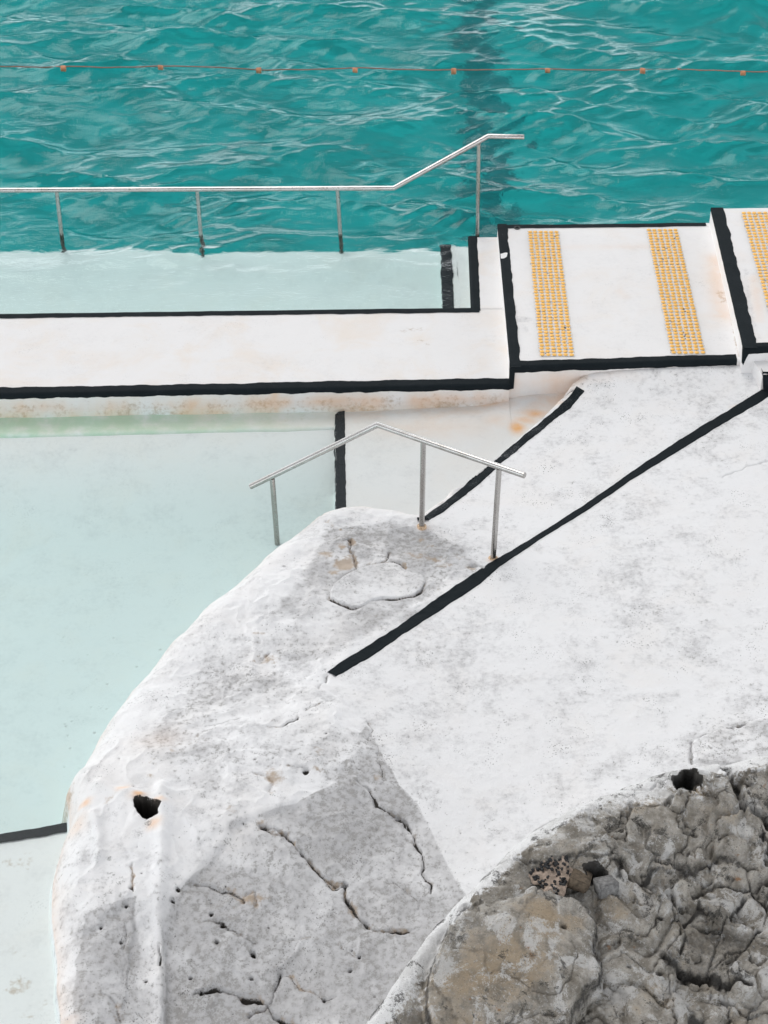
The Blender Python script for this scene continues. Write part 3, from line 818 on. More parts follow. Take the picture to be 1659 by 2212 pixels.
# cracks and hollows round the cement patch
carve([(757, 1164), (755.6, 1183), (764.6, 1201.6), (772.5, 1226)], .012, .035, .55, 1., seed=30)
carve([(742, 1166), (757, 1164)], .008, .02, .9, .0, seed=31)
carve([(826, 1216), (839, 1201.6), (842, 1192)], .010, .02, .75, .9, seed=32)
carve([(845, 1210), (862, 1214), (875, 1226)], .014, .025, .6, .8, seed=33)
carve([(1010, 1228), (1022, 1221), (1034, 1220), (1048, 1223)], .014, .035, .62, .9, seed=34)
carve([(768, 1140), (738, 1136)], .006, .01, .5, .6, seed=35)
carve([(706, 1118), (735, 1142)], .012, .015, .2, .8, seed=36)
carve([(706, 1462), (700, 1478), (688, 1490)], .014, .015, .55, .1, seed=37)
carve([(565, 1421), (580, 1408)], .03, .03, .66, .7, seed=38)
carve([(520, 1375), (560, 1390)], .012, .012, .42, .4, seed=39)
carve([(558, 1345), (575, 1330)], .014, .008, .3, .3, seed=41)
# wall-foot crack behind line 2
carve([(1177, 878), (1195, 868), (1215, 858), (1238, 846)], .009, .012, .65, .4, seed=42)
carve([(1560, 1030), (1640, 1000), (1760, 960)], .008, .012, .3, .0, seed=43)

# pits
pit((318, 1750), .1, .42, [(290, 1729), (303, 1727), (317, 1725), (328, 1730), (339, 1735), (347, 1740.6), (344, 1750), (339, 1760), (329, 1764), (319, 1768), (307, 1764), (298, 1754), (290, 1738.6)])
for x, y, r, dp_ in [(613, 1797, .024, .10), (745, 1905, .024, .10), (750, 1942, .018, .06), (372, 1940, .018, .06), (384, 1914, .02, .03), (468, 2025, .015, .05), (546, 2053, .022, .07), (411, 2105, .014, .05),
                     (543, 2112, .016, .06), (456, 1964, .018, .04), (757, 2100, .014, .05), (614, 1220, .013, .05), (660, 1664, .03, .03), (283, 1919, .014, .05), (272, 1950, .016, .05), (315, 2112, .014, .03),
                     (217, 1995, .014, .03), (260, 2026, .014, .03), (480, 1990, .02, .03), (435, 2142, .02, .03), (700, 2160, .016, .04), (776, 2072, .014, .03), (552, 1638, .010, .03), (705, 1592, .010, .02)]:
    pit((x, y), r, dp_, dk=.85)
rs = np.random.default_rng(5)
for _ in range(230):                                       # small scattered weather pits
    x, y = rs.uniform(120, 1000), rs.uniform(1250, 2212)
    pit((x, y), rs.uniform(.004, .009), .012, dk=rs.uniform(.3, .8))
for _ in range(150):
    x, y = rs.uniform(720, 1659), rs.uniform(880, 1900)
    pit((x, y), rs.uniform(.004, .008), .006, dk=rs.uniform(.1, .5))

# bare stone showing through the paint; lower facets also carry painted shade
for x, y, r, a, asp in [(760, 1180, .16, .34, .8), (930, 1200, .22, .62, .7), (985, 1190, .16, .66, .7), (700, 1220, .16, .34, 1.), (880, 1330, .2, .44, .9), (700, 1330, .2, .3, 1), (560, 1390, .22, .26, 1), (640, 1440, .3, .2, 1),
                        (520, 1500, .3, .18, 1), (700, 1600, .25, .30, 1), (760, 1700, .3, .46, 1.3), (860, 1800, .28, .46, 1.6), (900, 1720, .12, .5, 2), (700, 1800, .35, .36, 1.), (560, 1850, .35, .46, 1.), (820, 1950, .35, .52, 1.2), (640, 1950, .4, .5, 1), (470, 2000, .4, .56, 1.2),
                        (230, 2080, .28, .58, 1.6), (220, 2200, .3, .55, 1), (600, 2120, .45, .55, 1), (450, 2180, .4, .58, 1), (800, 2110, .4, .52, 1), (960, 2000, .3, .42, 1.4), (150, 1950, .1, .3, 1), (260, 1790, .14, .26, 1.3), (1600, 1610, .3, .36, .5), (1590, 1310, .16, .26, .6), (1480, 1430, .2, .18, .8), (1400, 1560, .3, .14, .6), (950, 1780, .14, .42, 2.), (1560, 1500, .3, .12, .6), (1210, 1020, .12, .14, .6)]:
    blob(bare_shade, (x, y), r, a, asp=asp, warp=.6)
def facet(poly, amt, soft, seed, wob=.025):
    q = hits(poly, zland); x2 = X + wob * fbm(X * 5, Y * 5, 4, seed); y2 = Y + wob * fbm(X * 5, Y * 5, 4, seed + 1)
    d, _ = polydist(x2, y2, q, True); m = inside(x2, y2, q)
    bare_shade[:] = np.maximum(bare_shade, amt * np.where(m, sstep(0, soft, d), 0) * (.78 + .35 * fbm(X * 1.6, Y * 1.6, 4, seed + 2)))
facet([(352, 1990), (388, 1908), (436, 1860), (492, 1800), (494, 1770), (562, 1754), (640, 1730), (720, 1690), (790, 1560), (812, 1600), (862, 1690), (905, 1740), (960, 1850), (1005, 1930), (1010, 2100), (1000, 2350), (352, 2350)], .66, .015, 301, .012)  # camera-facing facet: stone grey with its shade put into the colour
facet([(178, 1968), (250, 1948), (300, 1930), (302, 2350), (152, 2350), (148, 2200), (160, 2050)], .66, .02, 311)  # left facet: same mix of bare stone and painted shade
facet([(250, 1640), (330, 1500), (480, 1400), (640, 1440), (760, 1560), (690, 1690), (560, 1740), (480, 1760), (400, 1740), (340, 1690)], .34, .2, 341, .06)
# the paving beside the rock keeps its paint right up to the joint
near_j = (~rockm) & (drk < .55)
bare_shade[near_j] *= (.25 + .75 * sstep(.05, .55, drk[near_j]))
facet([(690, 1130), (800, 1115), (890, 1130), (985, 1160), (1040, 1195), (1060, 1225), (1000, 1258), (880, 1330), (790, 1395), (700, 1440), (600, 1430), (520, 1400), (560, 1330), (640, 1240)], .56, .12, 321)
facet([(1500, 1645), (1500, 1606), (1558, 1580), (1606, 1568), (1660, 1552), (1800, 1530), (1800, 1700)], .34, .02, 331)
for x, y, r, a, asp in [(1590, 1300, .22, .34, .6), (1530, 1345, .14, .3, .5), (1480, 1420, .22, .32, .7), (1420, 1500, .2, .2, .5), (1160, 1415, .14, .26, .5), (1290, 1660, .14, .26, .6), (1100, 1560, .2, .16, .5), (1010, 1520, .16, .18, .5), (1340, 1660, .2, .2, .5),
                        (1240, 1760, .14, .22, .6), (1110, 1680, .16, .2, .6), (1620, 1480, .2, .24, .6), (1550, 1560, .25, .22, .5), (1010, 1640, .12, .16, .6), (1600, 1200, .15, .16, .6), (1250, 1480, .2, .12, .5), (1210, 1020, .08, .3, .7), (1240, 1040, .06, .4, .6), (1180, 1000, .08, .2, .5), (1500, 880, .16, .16, .4), (900, 1440, .15, .12, .6), (1060, 1790, .12, .2, .7)]:
    blob(bare_shade, (x, y), r, a, asp=asp, warp=.9)
# tan stone
for x, y, r, a, asp in [(745, 1215, .07, .75, 1), (738, 1180, .05, .5, 1), (940, 1210, .08, .5, .6), (900, 1205, .08, .34, .7), (1020, 1228, .05, .5, .7), (930, 1180, .06, .35, .7), (575, 1420, .06, .5, 1), (590, 1680, .07, .5, 1), (680, 1660, .07, .45, .8), (540, 1935, .08, .55, .8), (330, 1650, .05, .3, 1), (420, 1600, .14, .2, .6),
                        (325, 1680, .05, .4, .6), (370, 1625, .03, .42, 1), (240, 1720, .05, .3, 1), (815, 1680, .025, .5, 1.5), (690, 1625, .04, .4, 1.5), (500, 1750, .04, .4, 1), (1560, 1000, .1, .12, .4), (800, 1215, .04, .3, .7), (660, 1290, .06, .2, 1), (700, 1195, .06, .45, .8), (720, 1235, .05, .5, .8), (965, 1225, .06, .45, .6), (880, 1195, .06, .4, .7), (910, 1165, .05, .4, .7), (990, 1205, .05, .4, .7), (1000, 1260, .05, .3, .6), (940, 1275, .05, .3, .6), (800, 1330, .07, .25, .6), (560, 1370, .06, .3, .5)]:
    blob(stain, (x, y), r * 1.15, min(1., a * 1.25), asp=asp, warp=.6)
for x, y, r, a, asp in [(300, 1722, .05, .8, .5), (265, 1706, .05, .5, .5), (332, 1780, .045, .6, 1), (183, 1722, .04, .6, .8), (335, 1735, .05, .7, .5), (1070, 1208, .05, .6, .6), (1118, 890, .07, 1., 1.1), (1160, 862, .12, .9, .5), (1135, 875, .10, .6, .6), (1080, 880, .2, .3, .5), (1200, 870, .07, .4, .5), (900, 895, .5, .22, .3), (1590, 880, .05, .4, .6),
                        (345, 1600, .2, .12, .6), (160, 1760, .08, .3, 1), (915, 1143, .04, .35, .6), (150, 2200, .06, .35, 1)]:
    blob(rust, (x, y), r, a, asp=asp, warp=.4)
# dark smears
for x, y, r, a, asp in [(318, 1775, .05, .5, 1.4), (300, 1800, .05, .42, 2), (210, 1850, .05, .42, .8), (235, 1850, .035, .5, .8), (165, 1848, .03, .42, .6), (1575, 1305, .12, .38, .5), (1490, 1415, .10, .32, .6), (1160, 1410, .07, .3, .5), (1290, 1655, .05, .3, .7), (1250, 1555, .05, .25, .7), (1080, 1420, .06, .25, .6), (930, 1545, .06, .25, .6), (1275, 1045, .04, .3, .5), (780, 1290, .04, .3, .6), (925, 1275, .04, .3, .8), (270, 1960, .04, .4, 1), (660, 1665, .03, .4, .7)]:
    blob(dark, (x, y), r, a, asp=asp, warp=.8)
band = np.clip(.55 * np.exp(-(dw / .17) ** 2) * (.5 + .9 * fbm(X * 2.4, Y * 4, 4, 17)), 0, 1) * sstep(P(560, 890, -.15)[0], P(1000, 890, -.15)[0], X) * sstep(P(1420, 830, 0)[0], P(1200, 860, 0)[0], X)
rust = np.maximum(rust, band * .8)
# waterline grime on the rock
lip = np.where(inl & (de < .3), np.exp(-de / .05), 0)
rust = np.maximum(rust, lip * .26)
# algae and flaking under the surface beside the rock
uw = ~inl
sh = uw & (X > stripe_x(Y))
stain = np.maximum(stain, np.where(sh, .22 * np.clip(fbm(X * 2.5, Y * 5, 4, 12), 0, 1) * sstep(.5, .2, dw), 0))
for x, y, r, a in [(130, 1760, .12, .6), (60, 1860, .1, .4), (120, 1940, .05, .35), (30, 2050, .08, .3), (40, 2130, .09, .46), (90, 2170, .06, .42), (20, 1860, .05, .5), (60, 2190, .05, .4), (690, 1080, .04, .5), (700, 960, .04, .3)]:
    blob(stain, (x, y), r, a, f=lambda a_, b_: -.26, warp=.7)

# the raised cement patch
patch = hits([(712.6, 1279.7), (719, 1263), (742.5, 1243), (772.5, 1227.6), (800, 1220), (828, 1216), (849, 1214.6), (865, 1221), (878, 1234), (899, 1238), (914, 1243), (918, 1256), (908, 1274.5), (891, 1285), (857, 1291), (828, 1290), (805, 1295), (781.6, 1308), (761, 1310), (735, 1300.6), (714, 1290)], zland)
sl = win(X, Y, patch, .3)
d, _ = polydist(X[sl], Y[sl], patch, True); mi = inside(X[sl], Y[sl], patch)
gap = np.clip(fbm(X[sl] * 2.4, Y[sl] * 2.4, 2, 66) * 1.5 + .65, 0, 1)
Z[sl] = Z[sl] - np.where(mi, 0, .03 * np.exp(-(d / .022) ** 2) * gap)
dark[sl] = np.maximum(dark[sl], np.where(mi, 0, np.exp(-(d / .012) ** 2)) * gap * .95)
stain[sl] = np.maximum(stain[sl], np.where(mi, 0, np.exp(-(d / .035) ** 2)) * gap * .6)
zs_ = zland(X[sl], Y[sl]) + .004 + .004 * fbm(X[sl] * 3, Y[sl] * 3, 3, 6)
Z[sl] = np.where(mi, Z[sl] + (np.maximum(zs_, Z[sl] + .002) - Z[sl]) * sstep(0, .006, d), Z[sl])
for a_ in (bare_shade, stain, dark): a_[sl] = np.where(mi & (d > .004), a_[sl] * .12, a_[sl])
bare_shade[sl] = np.where(mi, .34, bare_shade[sl])

# slab behind the boulder, a little proud of the pavement
slab = hits([(1495, 1645), (1495, 1604), (1555, 1578), (1606, 1567), (1660, 1551), (1900, 1500), (1900, 1700)], zland)
m_ = inside(X, Y, slab); Z = Z + np.where(m_, .025, 0)

dark = np.where(uw & ~sh, dark * .0, dark)
A = {'bare_shade': bare_shade, 'dark': dark, 'stain': stain, 'rust': rust}
cin = inl[:-1, :-1]; crock = rockm[:-1, :-1] & cin
# rock includes its flank below the water
flank = (~inl) & flank & (d2 > .2)
cflank = flank[:-1, :-1]
rock = link('painted_rock', grid_mesh('painted_rock', X, Y, Z, crock | cflank, A), M_LAND)
tag(rock, 'large rounded cracked rock in worn white paint along the pale pool', 'rock')
pave = link('pavement', grid_mesh('pavement', X, Y, Z, cin & ~crock & ~cflank, A), M_LAND)
tag(pave, kind='structure')
pfl = link('rock_pool_floor', grid_mesh('rock_pool_floor', X, Y, Z, (~cin) & ~cflank & ~crock, A), M_SUB)
tag(pfl, kind='structure')

def zat(x, y):
    fx = (np.asarray(x) - xs[0]) / STEP; fy = (np.asarray(y) - ys[0]) / STEP
    i = np.clip(fx.astype(int), 0, len(xs) - 2); j = np.clip(fy.astype(int), 0, len(ys) - 2); fx = fx - i; fy = fy - j
    return (Z[j, i] * (1 - fx) + Z[j, i + 1] * fx) * (1 - fy) + (Z[j + 1, i] * (1 - fx) + Z[j + 1, i + 1] * fx) * fy

def resample(pts, n):
    pts = np.asarray(pts); s = np.concatenate([[0], np.cumsum(np.linalg.norm(np.diff(pts, axis=0), axis=1))])
    t = np.linspace(0, s[-1], n); return np.stack([np.interp(t, s, pts[:, k]) for k in range(2)], 1)

def paint_line(name, up, lo, f, parent, seed, wear=0., jit=.007, fz=None, lift=.006, mat=None):
    a = np.array([hit(x, y, f)[:2] for x, y in up]); b = np.array([hit(x, y, f)[:2] for x, y in lo])
    n = int(np.linalg.norm(a[-1] - a[0]) / .009); k = 20
    A_, B_ = resample(a, n), resample(b, n)
    t = np.linspace(0, 1, n)
    W = np.linalg.norm(A_ - B_, axis=1)[:, None]
    dv = (B_ - A_) / W
    A_ = A_ + dv * (jit * fbm(t * n * .05, t * 0 + seed, 5, seed, .6))[:, None]
    B_ = B_ + dv * (jit * fbm(t * n * .05, t * 0 + seed + 5, 5, seed + 3, .6))[:, None]
    u = np.linspace(0, 1, k)
    XY = A_[:, None] * (1 - u[None, :, None]) + B_[:, None] * u[None, :, None]
    # ragged ends
    dirv = (A_[0] - A_[1]); dirv /= np.linalg.norm(dirv)
    zz = zat(XY[..., 0], XY[..., 1]) if fz is None else fz(XY[..., 0], XY[..., 1])
    # bridge small pits like paint does
    zz = np.maximum(zz, (np.roll(zz, 1, 0) + np.roll(zz, -1, 0)) / 2) + lift
    zz[:, 0] -= lift * .9; zz[:, -1] -= lift * .9
    V = np.concatenate([XY, zz[..., None]], -1).reshape(-1, 3)
    me = mesh_np(name, V, grid_faces(n, k).reshape(-1, 4), {'wear': np.full(len(V), wear)})
    return link(name, me, mat or M_BLACK, parent, True)

paint_line('painted_line', [(1760, 772), (1659, 834), (1554, 899), (1454, 959), (1349, 1029), (1244, 1102), (1139, 1169), (1054, 1217), (994, 1259), (904, 1322), (829, 1374), (796, 1394), (750, 1422), (706, 1453)],
           [(1760, 797), (1659, 859), (1579, 907), (1459, 979), (1359, 1039), (1269, 1102), (1179, 1157), (1089, 1217), (1019, 1274), (929, 1334), (844, 1389), (823, 1405), (769, 1438), (725, 1464)], zland, pave, 3, 0.)
paint_line('painted_line', [(1244, 843), (1219, 868), (1179, 902), (1129, 940), (1079, 982), (1019, 1032), (949, 1090), (900, 1128)],
           [(1262, 851), (1229, 884), (1189, 914), (1149, 947), (1089, 994), (1029, 1049), (974, 1094), (925, 1130)], zland, pave, 8, .10, .009)
fw = lambda a_, b_: -.20
paint_line('painted_line', [(722, 893), (722, 960), (723, 1040), (723, 1110)], [(745, 893), (746, 960), (747, 1040), (748, 1110)], fw, pfl, 12, .06, .008)
fw2 = lambda a_, b_: -.25
paint_line('painted_line', [(-600, 1884), (0, 1799), (150, 1774), (200, 1765)], [(-600, 1908), (0, 1819), (150, 1794), (200, 1785)], fw2, pfl, 15, 0., .006, fz=lambda a_, b_: a_ * 0 - .262)

# near handrail: feet on the rock, first post in the water
F2 = np.array([*hit(912, 1141, zland)[:2], 0.]); F3 = np.array([*hit(1066, 1205, zland)[:2], 0.])
hv = F3 - F2; hv /= np.linalg.norm(hv); nn = np.array([-hv[1], hv[0], 0])
h2 = empty('handrail', tuple(F2)); tag(h2, 'short peaked steel handrail at the pool ramp, its left post in the pale water', 'handrail', 'steel handrails')
apex = Pp(816, 917.5, F2, nn); n1 = np.array([.12, 1., 0])
o = tube([Pp(541.5, 1051, apex, n1), apex, Pp(1133, 1027, F2, nn)], .0235, 24).build('rail', M_STEEL, h2); shade_by_angle(o)
for (tx, ty), foot in [((588, 1034), None), ((914.5, 955), (911, 1139)), ((1078, 1013), (1065.5, 1204))]:
    a = Pp(tx, ty, F2, nn)
    if foot is None:
        a = Pp(tx, ty, apex, n1); b = Pp(600, 1187, apex, n1); b = a + (b - a) * 1.25
    else:
        g = Pp(*foot, F2, nn); b = a + (g - a) * 1.05
    o = tube([a + np.array([0, 0, .004]), b], .0215, 22).build('post', M_STEEL, h2); shade_by_angle(o)
    if foot is not None:                                    # mortar collar in the drilled socket
        m = MB(); n = 26; zc = float(zat(np.array(g[0]), np.array(g[1])))
        prof = [(.0225, .012), (.028, .011), (.034, .004), (.040, -.004), (.046, -.02)]
        vs = [(g[0] + r * (1 + .08 * math.sin(3 * q + r * 90)) * math.cos(2 * math.pi * q / n), g[1] + r * math.sin(2 * math.pi * q / n), zc + dz) for r, dz in prof for q in range(n)]
        fs = [(a_ * n + q, (a_ + 1) * n + q, (a_ + 1) * n + (q + 1) % n, a_ * n + (q + 1) % n) for a_ in range(4) for q in range(n)]
        m.add(vs, fs); m.build('collar', plain('rusty_mortar', (.55, .40, .27), .9, .5, 70), h2, True)

# ------------------------------------------------------------------ the foreground boulder
SIL = [(600, 2460), (690, 2330), (760, 2230), (795, 2190), (832, 2140), (880, 2065), (930, 1992), (985, 1937), (1022, 1898), (1070, 1852), (1110, 1817), (1160, 1778), (1220, 1746), (1290, 1712), (1360, 1690), (1420, 1668), (1490, 1650), (1560, 1640), (1659, 1622), (1780, 1600), (2000, 1575)]
def zrim(px): return .62 + .10 * np.clip((px - 760) / 900, 0, 1.4)
Sw = np.array([P(x, y, zrim(x))[:2] for x, y in SIL])
BC = [(x, y, float(zrim(x))) for x, y in SIL[::2]]
BC += [(900, 2150, .60), (1000, 2000, .66), (1100, 1900, .68), (1250, 1780, .72), (1480, 1690, .74), (1650, 1660, .76),
       (960, 2212, .50), (1050, 2100, .60), (1150, 2212, .50), (1150, 1990, .66), (1200, 2100, .58), (1240, 1890, .64), (1330, 1830, .66), (1500, 1780, .68), (1640, 1760, .66),
       (1350, 2000, .48), (1350, 2150, .36), (1450, 1900, .54), (1600, 1900, .50), (1500, 2050, .40), (1640, 2050, .36), (1500, 2212, .24), (1650, 2212, .22), (1300, 2400, .2), (1000, 2400, .3), (1900, 2000, .3), (1900, 2300, .1), (1700, 2600, .0), (1000, 2700, .0)]
zb_ = tps([tuple(P(x, y, z)) for x, y, z in BC])
bs = .0062
bx = np.arange(-.75, 3.1, bs); by = np.arange(6.0, 9.7, bs)
keepX, keepY, keepZ = X, Y, Z
X, Y = np.meshgrid(bx, by)
Z = zb_(X, Y)
BL = np.vstack([Sw, [[6., 12.], [6., 1.], [-3., 1.]]])
bin_ = inside(X, Y, BL); db, _ = polydist(X, Y, Sw)
db = db + .02 * fbm(X * 3, Y * 3, 3, 4)
prof = -.05 * np.exp(-np.clip(db, 0, 9) / .035)
base = np.where(bin_, Z + prof, Z - .05 - 2.6 * np.abs(db) ** .8)
Z = base
dark = np.zeros(X.shape); paint = np.zeros(X.shape); ochre = np.zeros(X.shape); stain = np.zeros(X.shape)
w = np.where(bin_, sstep(.0, .25, db), .0)
# rounded nodules with narrow crevices, mostly in the broken right half
def worley(x, y, seed):
    ix = np.floor(x).astype(np.int64); iy = np.floor(y).astype(np.int64)
    f1 = np.full(x.shape, 9.); f2 = np.full(x.shape, 9.)
    for i in (-1, 0, 1):
        for j in (-1, 0, 1):
            hx = _hash(ix + i, iy + j, seed) / 4294967296.; hy = _hash(ix + i, iy + j, seed + 77) / 4294967296.
            d = np.hypot(ix + i + hx - x, iy + j + hy - y)
            f2 = np.where(d < f1, f1, np.minimum(f2, d)); f1 = np.minimum(f1, d)
    return f1, f2
wx = X + .34 * fbm(X * 1.5, Y * 1.5, 3, 21) + .035 * fbm(X * 6, Y * 6, 3, 29); wy = Y + .34 * fbm(X * 1.5, Y * 1.5, 3, 22) + .035 * fbm(X * 6, Y * 6, 3, 30)
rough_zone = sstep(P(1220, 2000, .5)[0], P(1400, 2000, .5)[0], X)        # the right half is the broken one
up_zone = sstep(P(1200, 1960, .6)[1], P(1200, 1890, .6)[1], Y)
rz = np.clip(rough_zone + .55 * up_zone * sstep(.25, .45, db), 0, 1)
f1, f2 = worley(wx * 1.6, wy * 2.3, 5); g1 = np.clip((f2 - f1) / .42, 0, 1)
pick = np.clip(fbm(X * 1.9 + 7, Y * 1.9, 3, 34) * 1.6 + .65, 0, 1)
Z = Z + w * (.10 + .90 * rz) * (.015 + .055 * np.clip(.5 + 1.3 * fbm(X * 1.4 + 2, Y * 1.4, 3, 84), 0, 1)) * (np.sqrt(g1) - .8)
f1, f2 = worley(wx * 4. + 4, wy * 5.4, 9); g2 = np.clip((f2 - f1) / .42, 0, 1)
Z = Z + w * rz * .014 * (np.sqrt(g2) - .8) * pick
open_ = np.clip(.45 + 1.5 * fbm(X * 2.3 + 4, Y * 2.3, 3, 83), 0, 1.15)        # some joints gape, others are filled
dark = np.maximum(dark, w * rz * .9 * np.exp(-(g1 / (.03 + .13 * open_)) ** 2) * open_)
dark = np.maximum(dark, w * rz * .5 * np.exp(-(g2 / .10) ** 2) * pick * open_)
# broken blocks: every fragment has its own tilt and level
def blocks(x, y, seed, tilt, lev):
    ix = np.floor(x).astype(np.int64); iy = np.floor(y).astype(np.int64)
    f = np.full(x.shape, 9.); o = np.zeros(x.shape); f2_ = np.full(x.shape, 9.)
    for i in (-1, 0, 1):
        for j in (-1, 0, 1):
            h = lambda q: _hash(ix + i, iy + j, seed + q) / 4294967296.
            px_, py_ = ix + i + h(0), iy + j + h(77); d = np.hypot(px_ - x, py_ - y)
            v = (h(5) - .5) * lev + ((h(9) - .5) * (x - px_) + (h(13) - .5) * (y - py_)) * tilt
            m = d < f; f2_ = np.where(m, f, np.minimum(f2_, d)); o = np.where(m, v, o); f = np.where(m, d, f)
    return o, f2_ - f
jx = .06 * fbm(X * 7, Y * 7, 4, 41); jy = .06 * fbm(X * 7, Y * 7, 4, 42)
b1, e1 = blocks((wx + jx) * 2.6, (wy + jy) * 4.2, 51, .16, .085)
b2, e2 = blocks((wx + jx) * 7., (wy + jy) * 10.5, 57, .045, .034)
b3, e3 = blocks(X * 21 + jx * 30, Y * 27 + jy * 30, 63, .012, .010)
Z = Z + w * rz * (b1 * .6 + b2 * .30 * pick + b3 * .35 * pick) + w * (1 - rz) * (.30 * b1 + .14 * b2)
cre = np.exp(-(e1 / .05) ** 2) * rz
Z = Z - w * .03 * cre
pick2 = np.clip(fbm(X * 2.7 + 1, Y * 2.7, 3, 35) * 2. + .3, 0, 1)
dark = np.maximum(dark, w * .75 * cre * np.clip(.4 + pick2, 0, 1))
dark = np.maximum(dark, w * .6 * np.exp(-(e2 / .05) ** 2) * rz * pick2)
# bedding terraces
tz = fbm(wx * .7 + 5, wy * 1.0, 2, 28) * 1.9
tf_ = tz - np.floor(tz)
Z = Z + w * (.15 + .85 * rz) * .075 * (sstep(.0, .07, tf_) - tf_)
dark = np.maximum(dark, w * rz * .5 * np.exp(-(tf_ / .03) ** 2))
Z = Z + w * .010 * fbm(X * 4, Y * 4, 5, 25) + w * .0045 * fbm(X * 20, Y * 20, 5, 26, .6) * (.5 + .5 * rz)
Z = Z + .03 * fbm(X * 2.0, Y * 2.0, 3, 27) * np.where(bin_, sstep(0, .1, db), .4)

def bcarve(px, wd, depth, dk, seed=0, drop=0., L=.2, flip=False):
    """crevice; with drop the ground falls on the right of the line"""
    global Z
    q = hits(px, zb_); sl = win(X, Y, q, max(wd * 5, L * 3 if drop else 0) + .1)
    x, y = X[sl], Y[sl]
    x2 = x + .02 * fbm(x * 8, y * 8, 3, 150 + seed); y2 = y + .02 * fbm(x * 8, y * 8, 3, 160 + seed)
    d, s = polydist(x2, y2, q)
    ww = wd * (.5 + np.clip(fbm(x * 7, y * 7, 3, 140 + seed) + .5, 0, 1.3))
    g = np.exp(-(d / ww) ** 2); Z[sl] -= depth * g
    dark[sl] = np.maximum(dark[sl], dk * np.exp(-(d / ww) ** 2))
    if drop:
        t = np.where((s < 0) != flip, 1., 0.)
        dend = np.minimum(np.hypot(x - q[0, 0], y - q[0, 1]), np.hypot(x - q[-1, 0], y - q[-1, 1]))
        Z[sl] -= drop * t * sstep(0, .03, d) * np.exp(-d / L) * sstep(.0, .15, dend)
        Z[sl] += drop * .35 * (1 - t) * np.exp(-d / .07) * sstep(.0, .15, dend)
hitsave = hits
# the big overhanging lip of the brown block
bcarve([(1195, 1925), (1240, 1937), (1276, 1962), (1290, 2005), (1284, 2050), (1298, 2090), (1294, 2118), (1262, 2142), (1240, 2172), (1238, 2215), (1245, 2290)], .02, .06, .75, 1, .16, .22, flip=True)
bcarve([(1005, 1955), (965, 2010), (938, 2070), (922, 2120), (920, 2170), (928, 2215), (935, 2290)], .014, .05, .75, 2, .10, .16, flip=False)
bcarve([(1232, 2035), (1246, 2070), (1232, 2110), (1205, 2140), (1150, 2132), (1110, 2110)], .007, .015, .55, 3)
bcarve([(1110, 1850), (1160, 1855), (1190, 1862), (1235, 1848), (1290, 1850), (1330, 1836)], .011, .03, .7, 4, .05, .1, flip=False)
bcarve([(1340, 1850), (1360, 1885), (1400, 1905), (1440, 1925), (1470, 1965), (1484, 2010), (1470, 2060)], .014, .05, .8, 5, .09, .15, flip=True)
bcarve([(1570, 1665), (1592, 1690), (1602, 1722), (1632, 1760), (1665, 1785)], .028, .11, .95, 6, .06, .2, flip=True)
bcarve([(1600, 1730), (1625, 1752), (1670, 1770)], .03, .12, 1., 7)
bcarve([(1500, 1975), (1560, 1990), (1590, 1960), (1612, 1930)], .016, .06, .8, 8, .08, .14)
bcarve([(1430, 2060), (1480, 2085), (1540, 2090), (1570, 2120), (1620, 2130)], .03, .07, .9, 9, .08, .15)
bcarve([(1250, 2180), (1290, 2165), (1320, 2190), (1345, 2225)], .010, .03, .6, 10, .04, .1)
bcarve([(1262, 2195), (1290, 2200), (1305, 2230)], .010, .03, .6, 11)
bcarve([(1360, 1770), (1400, 1790), (1395, 1830), (1430, 1850)], .012, .04, .65, 12, .05, .12)
bcarve([(1420, 1850), (1500, 1870), (1560, 1850), (1640, 1880)], .02, .06, .75, 13, .06, .15)
bcarve([(1500, 1920), (1540, 1905), (1600, 1915), (1659, 1900)], .014, .05, .7, 14, .05, .1)
bcarve([(1080, 2212), (1150, 2190), (1200, 2190)], .008, .015, .5, 15)
bcarve([(1640, 2000), (1600, 2040), (1570, 2070)], .016, .05, .8, 16, .05, .12)
bcarve([(1560, 2150), (1600, 2180), (1659, 2190)], .014, .05, .75, 17, .05, .12)
for pxy, rr, dpt in [((1217, 2002), .03, .03), ((1180, 1925), .02, .02), ((1425, 2100), .03, .05), ((1500, 1810), .03, .03), ((1360, 2080), .02, .03), ((1660, 1775), .06, .12), ((1425, 1985), .03, .03)]:
    q = hits([pxy], zb_)[0]; sl = win(X, Y, np.array([q]), rr * 2)
    r_ = np.hypot(X[sl] - q[0], (Y[sl] - q[1]) * 1.3) / rr
    Z[sl] -= dpt * sstep(1, .4, r_); dark[sl] = np.maximum(dark[sl], .7 * sstep(1.1, .4, r_))
def zbat(x, y):
    i = int((x - bx[0]) / bs); j = int((y - by[0]) / bs); return float(Z[np.clip(j, 0, len(by) - 1), np.clip(i, 0, len(bx) - 1)])
def zbgrid(x, y):
    i = np.clip(((np.asarray(x) - bx[0]) / bs).astype(int), 0, len(bx) - 1); j = np.clip(((np.asarray(y) - by[0]) / bs).astype(int), 0, len(by) - 1)
    return Z[j, i]
def bpos(px, py):
    """first point of the boulder that the eye meets there"""
    for z in np.arange(1.1, -.6, -.004):
        p = P(px, py, z)
        if zbat(p[0], p[1]) >= z: return p
    return p
def hole(poly, depth):
    q = np.array([bpos(*p_)[:2] for p_ in poly]); sl = win(X, Y, q, .15)
    jx = .008 * fbm(X[sl] * 16, Y[sl] * 16, 3, 191)
    d, _ = polydist(X[sl] + jx, Y[sl] - jx, q, True); m = inside(X[sl] + jx, Y[sl] - jx, q)
    Z[sl] -= depth * np.where(m, sstep(0, .03, d), 0)
    dark[sl] = np.where(m | (d < .009), 1.6, dark[sl]); paint[sl] = np.where(m | (d < .009), 0, paint[sl])
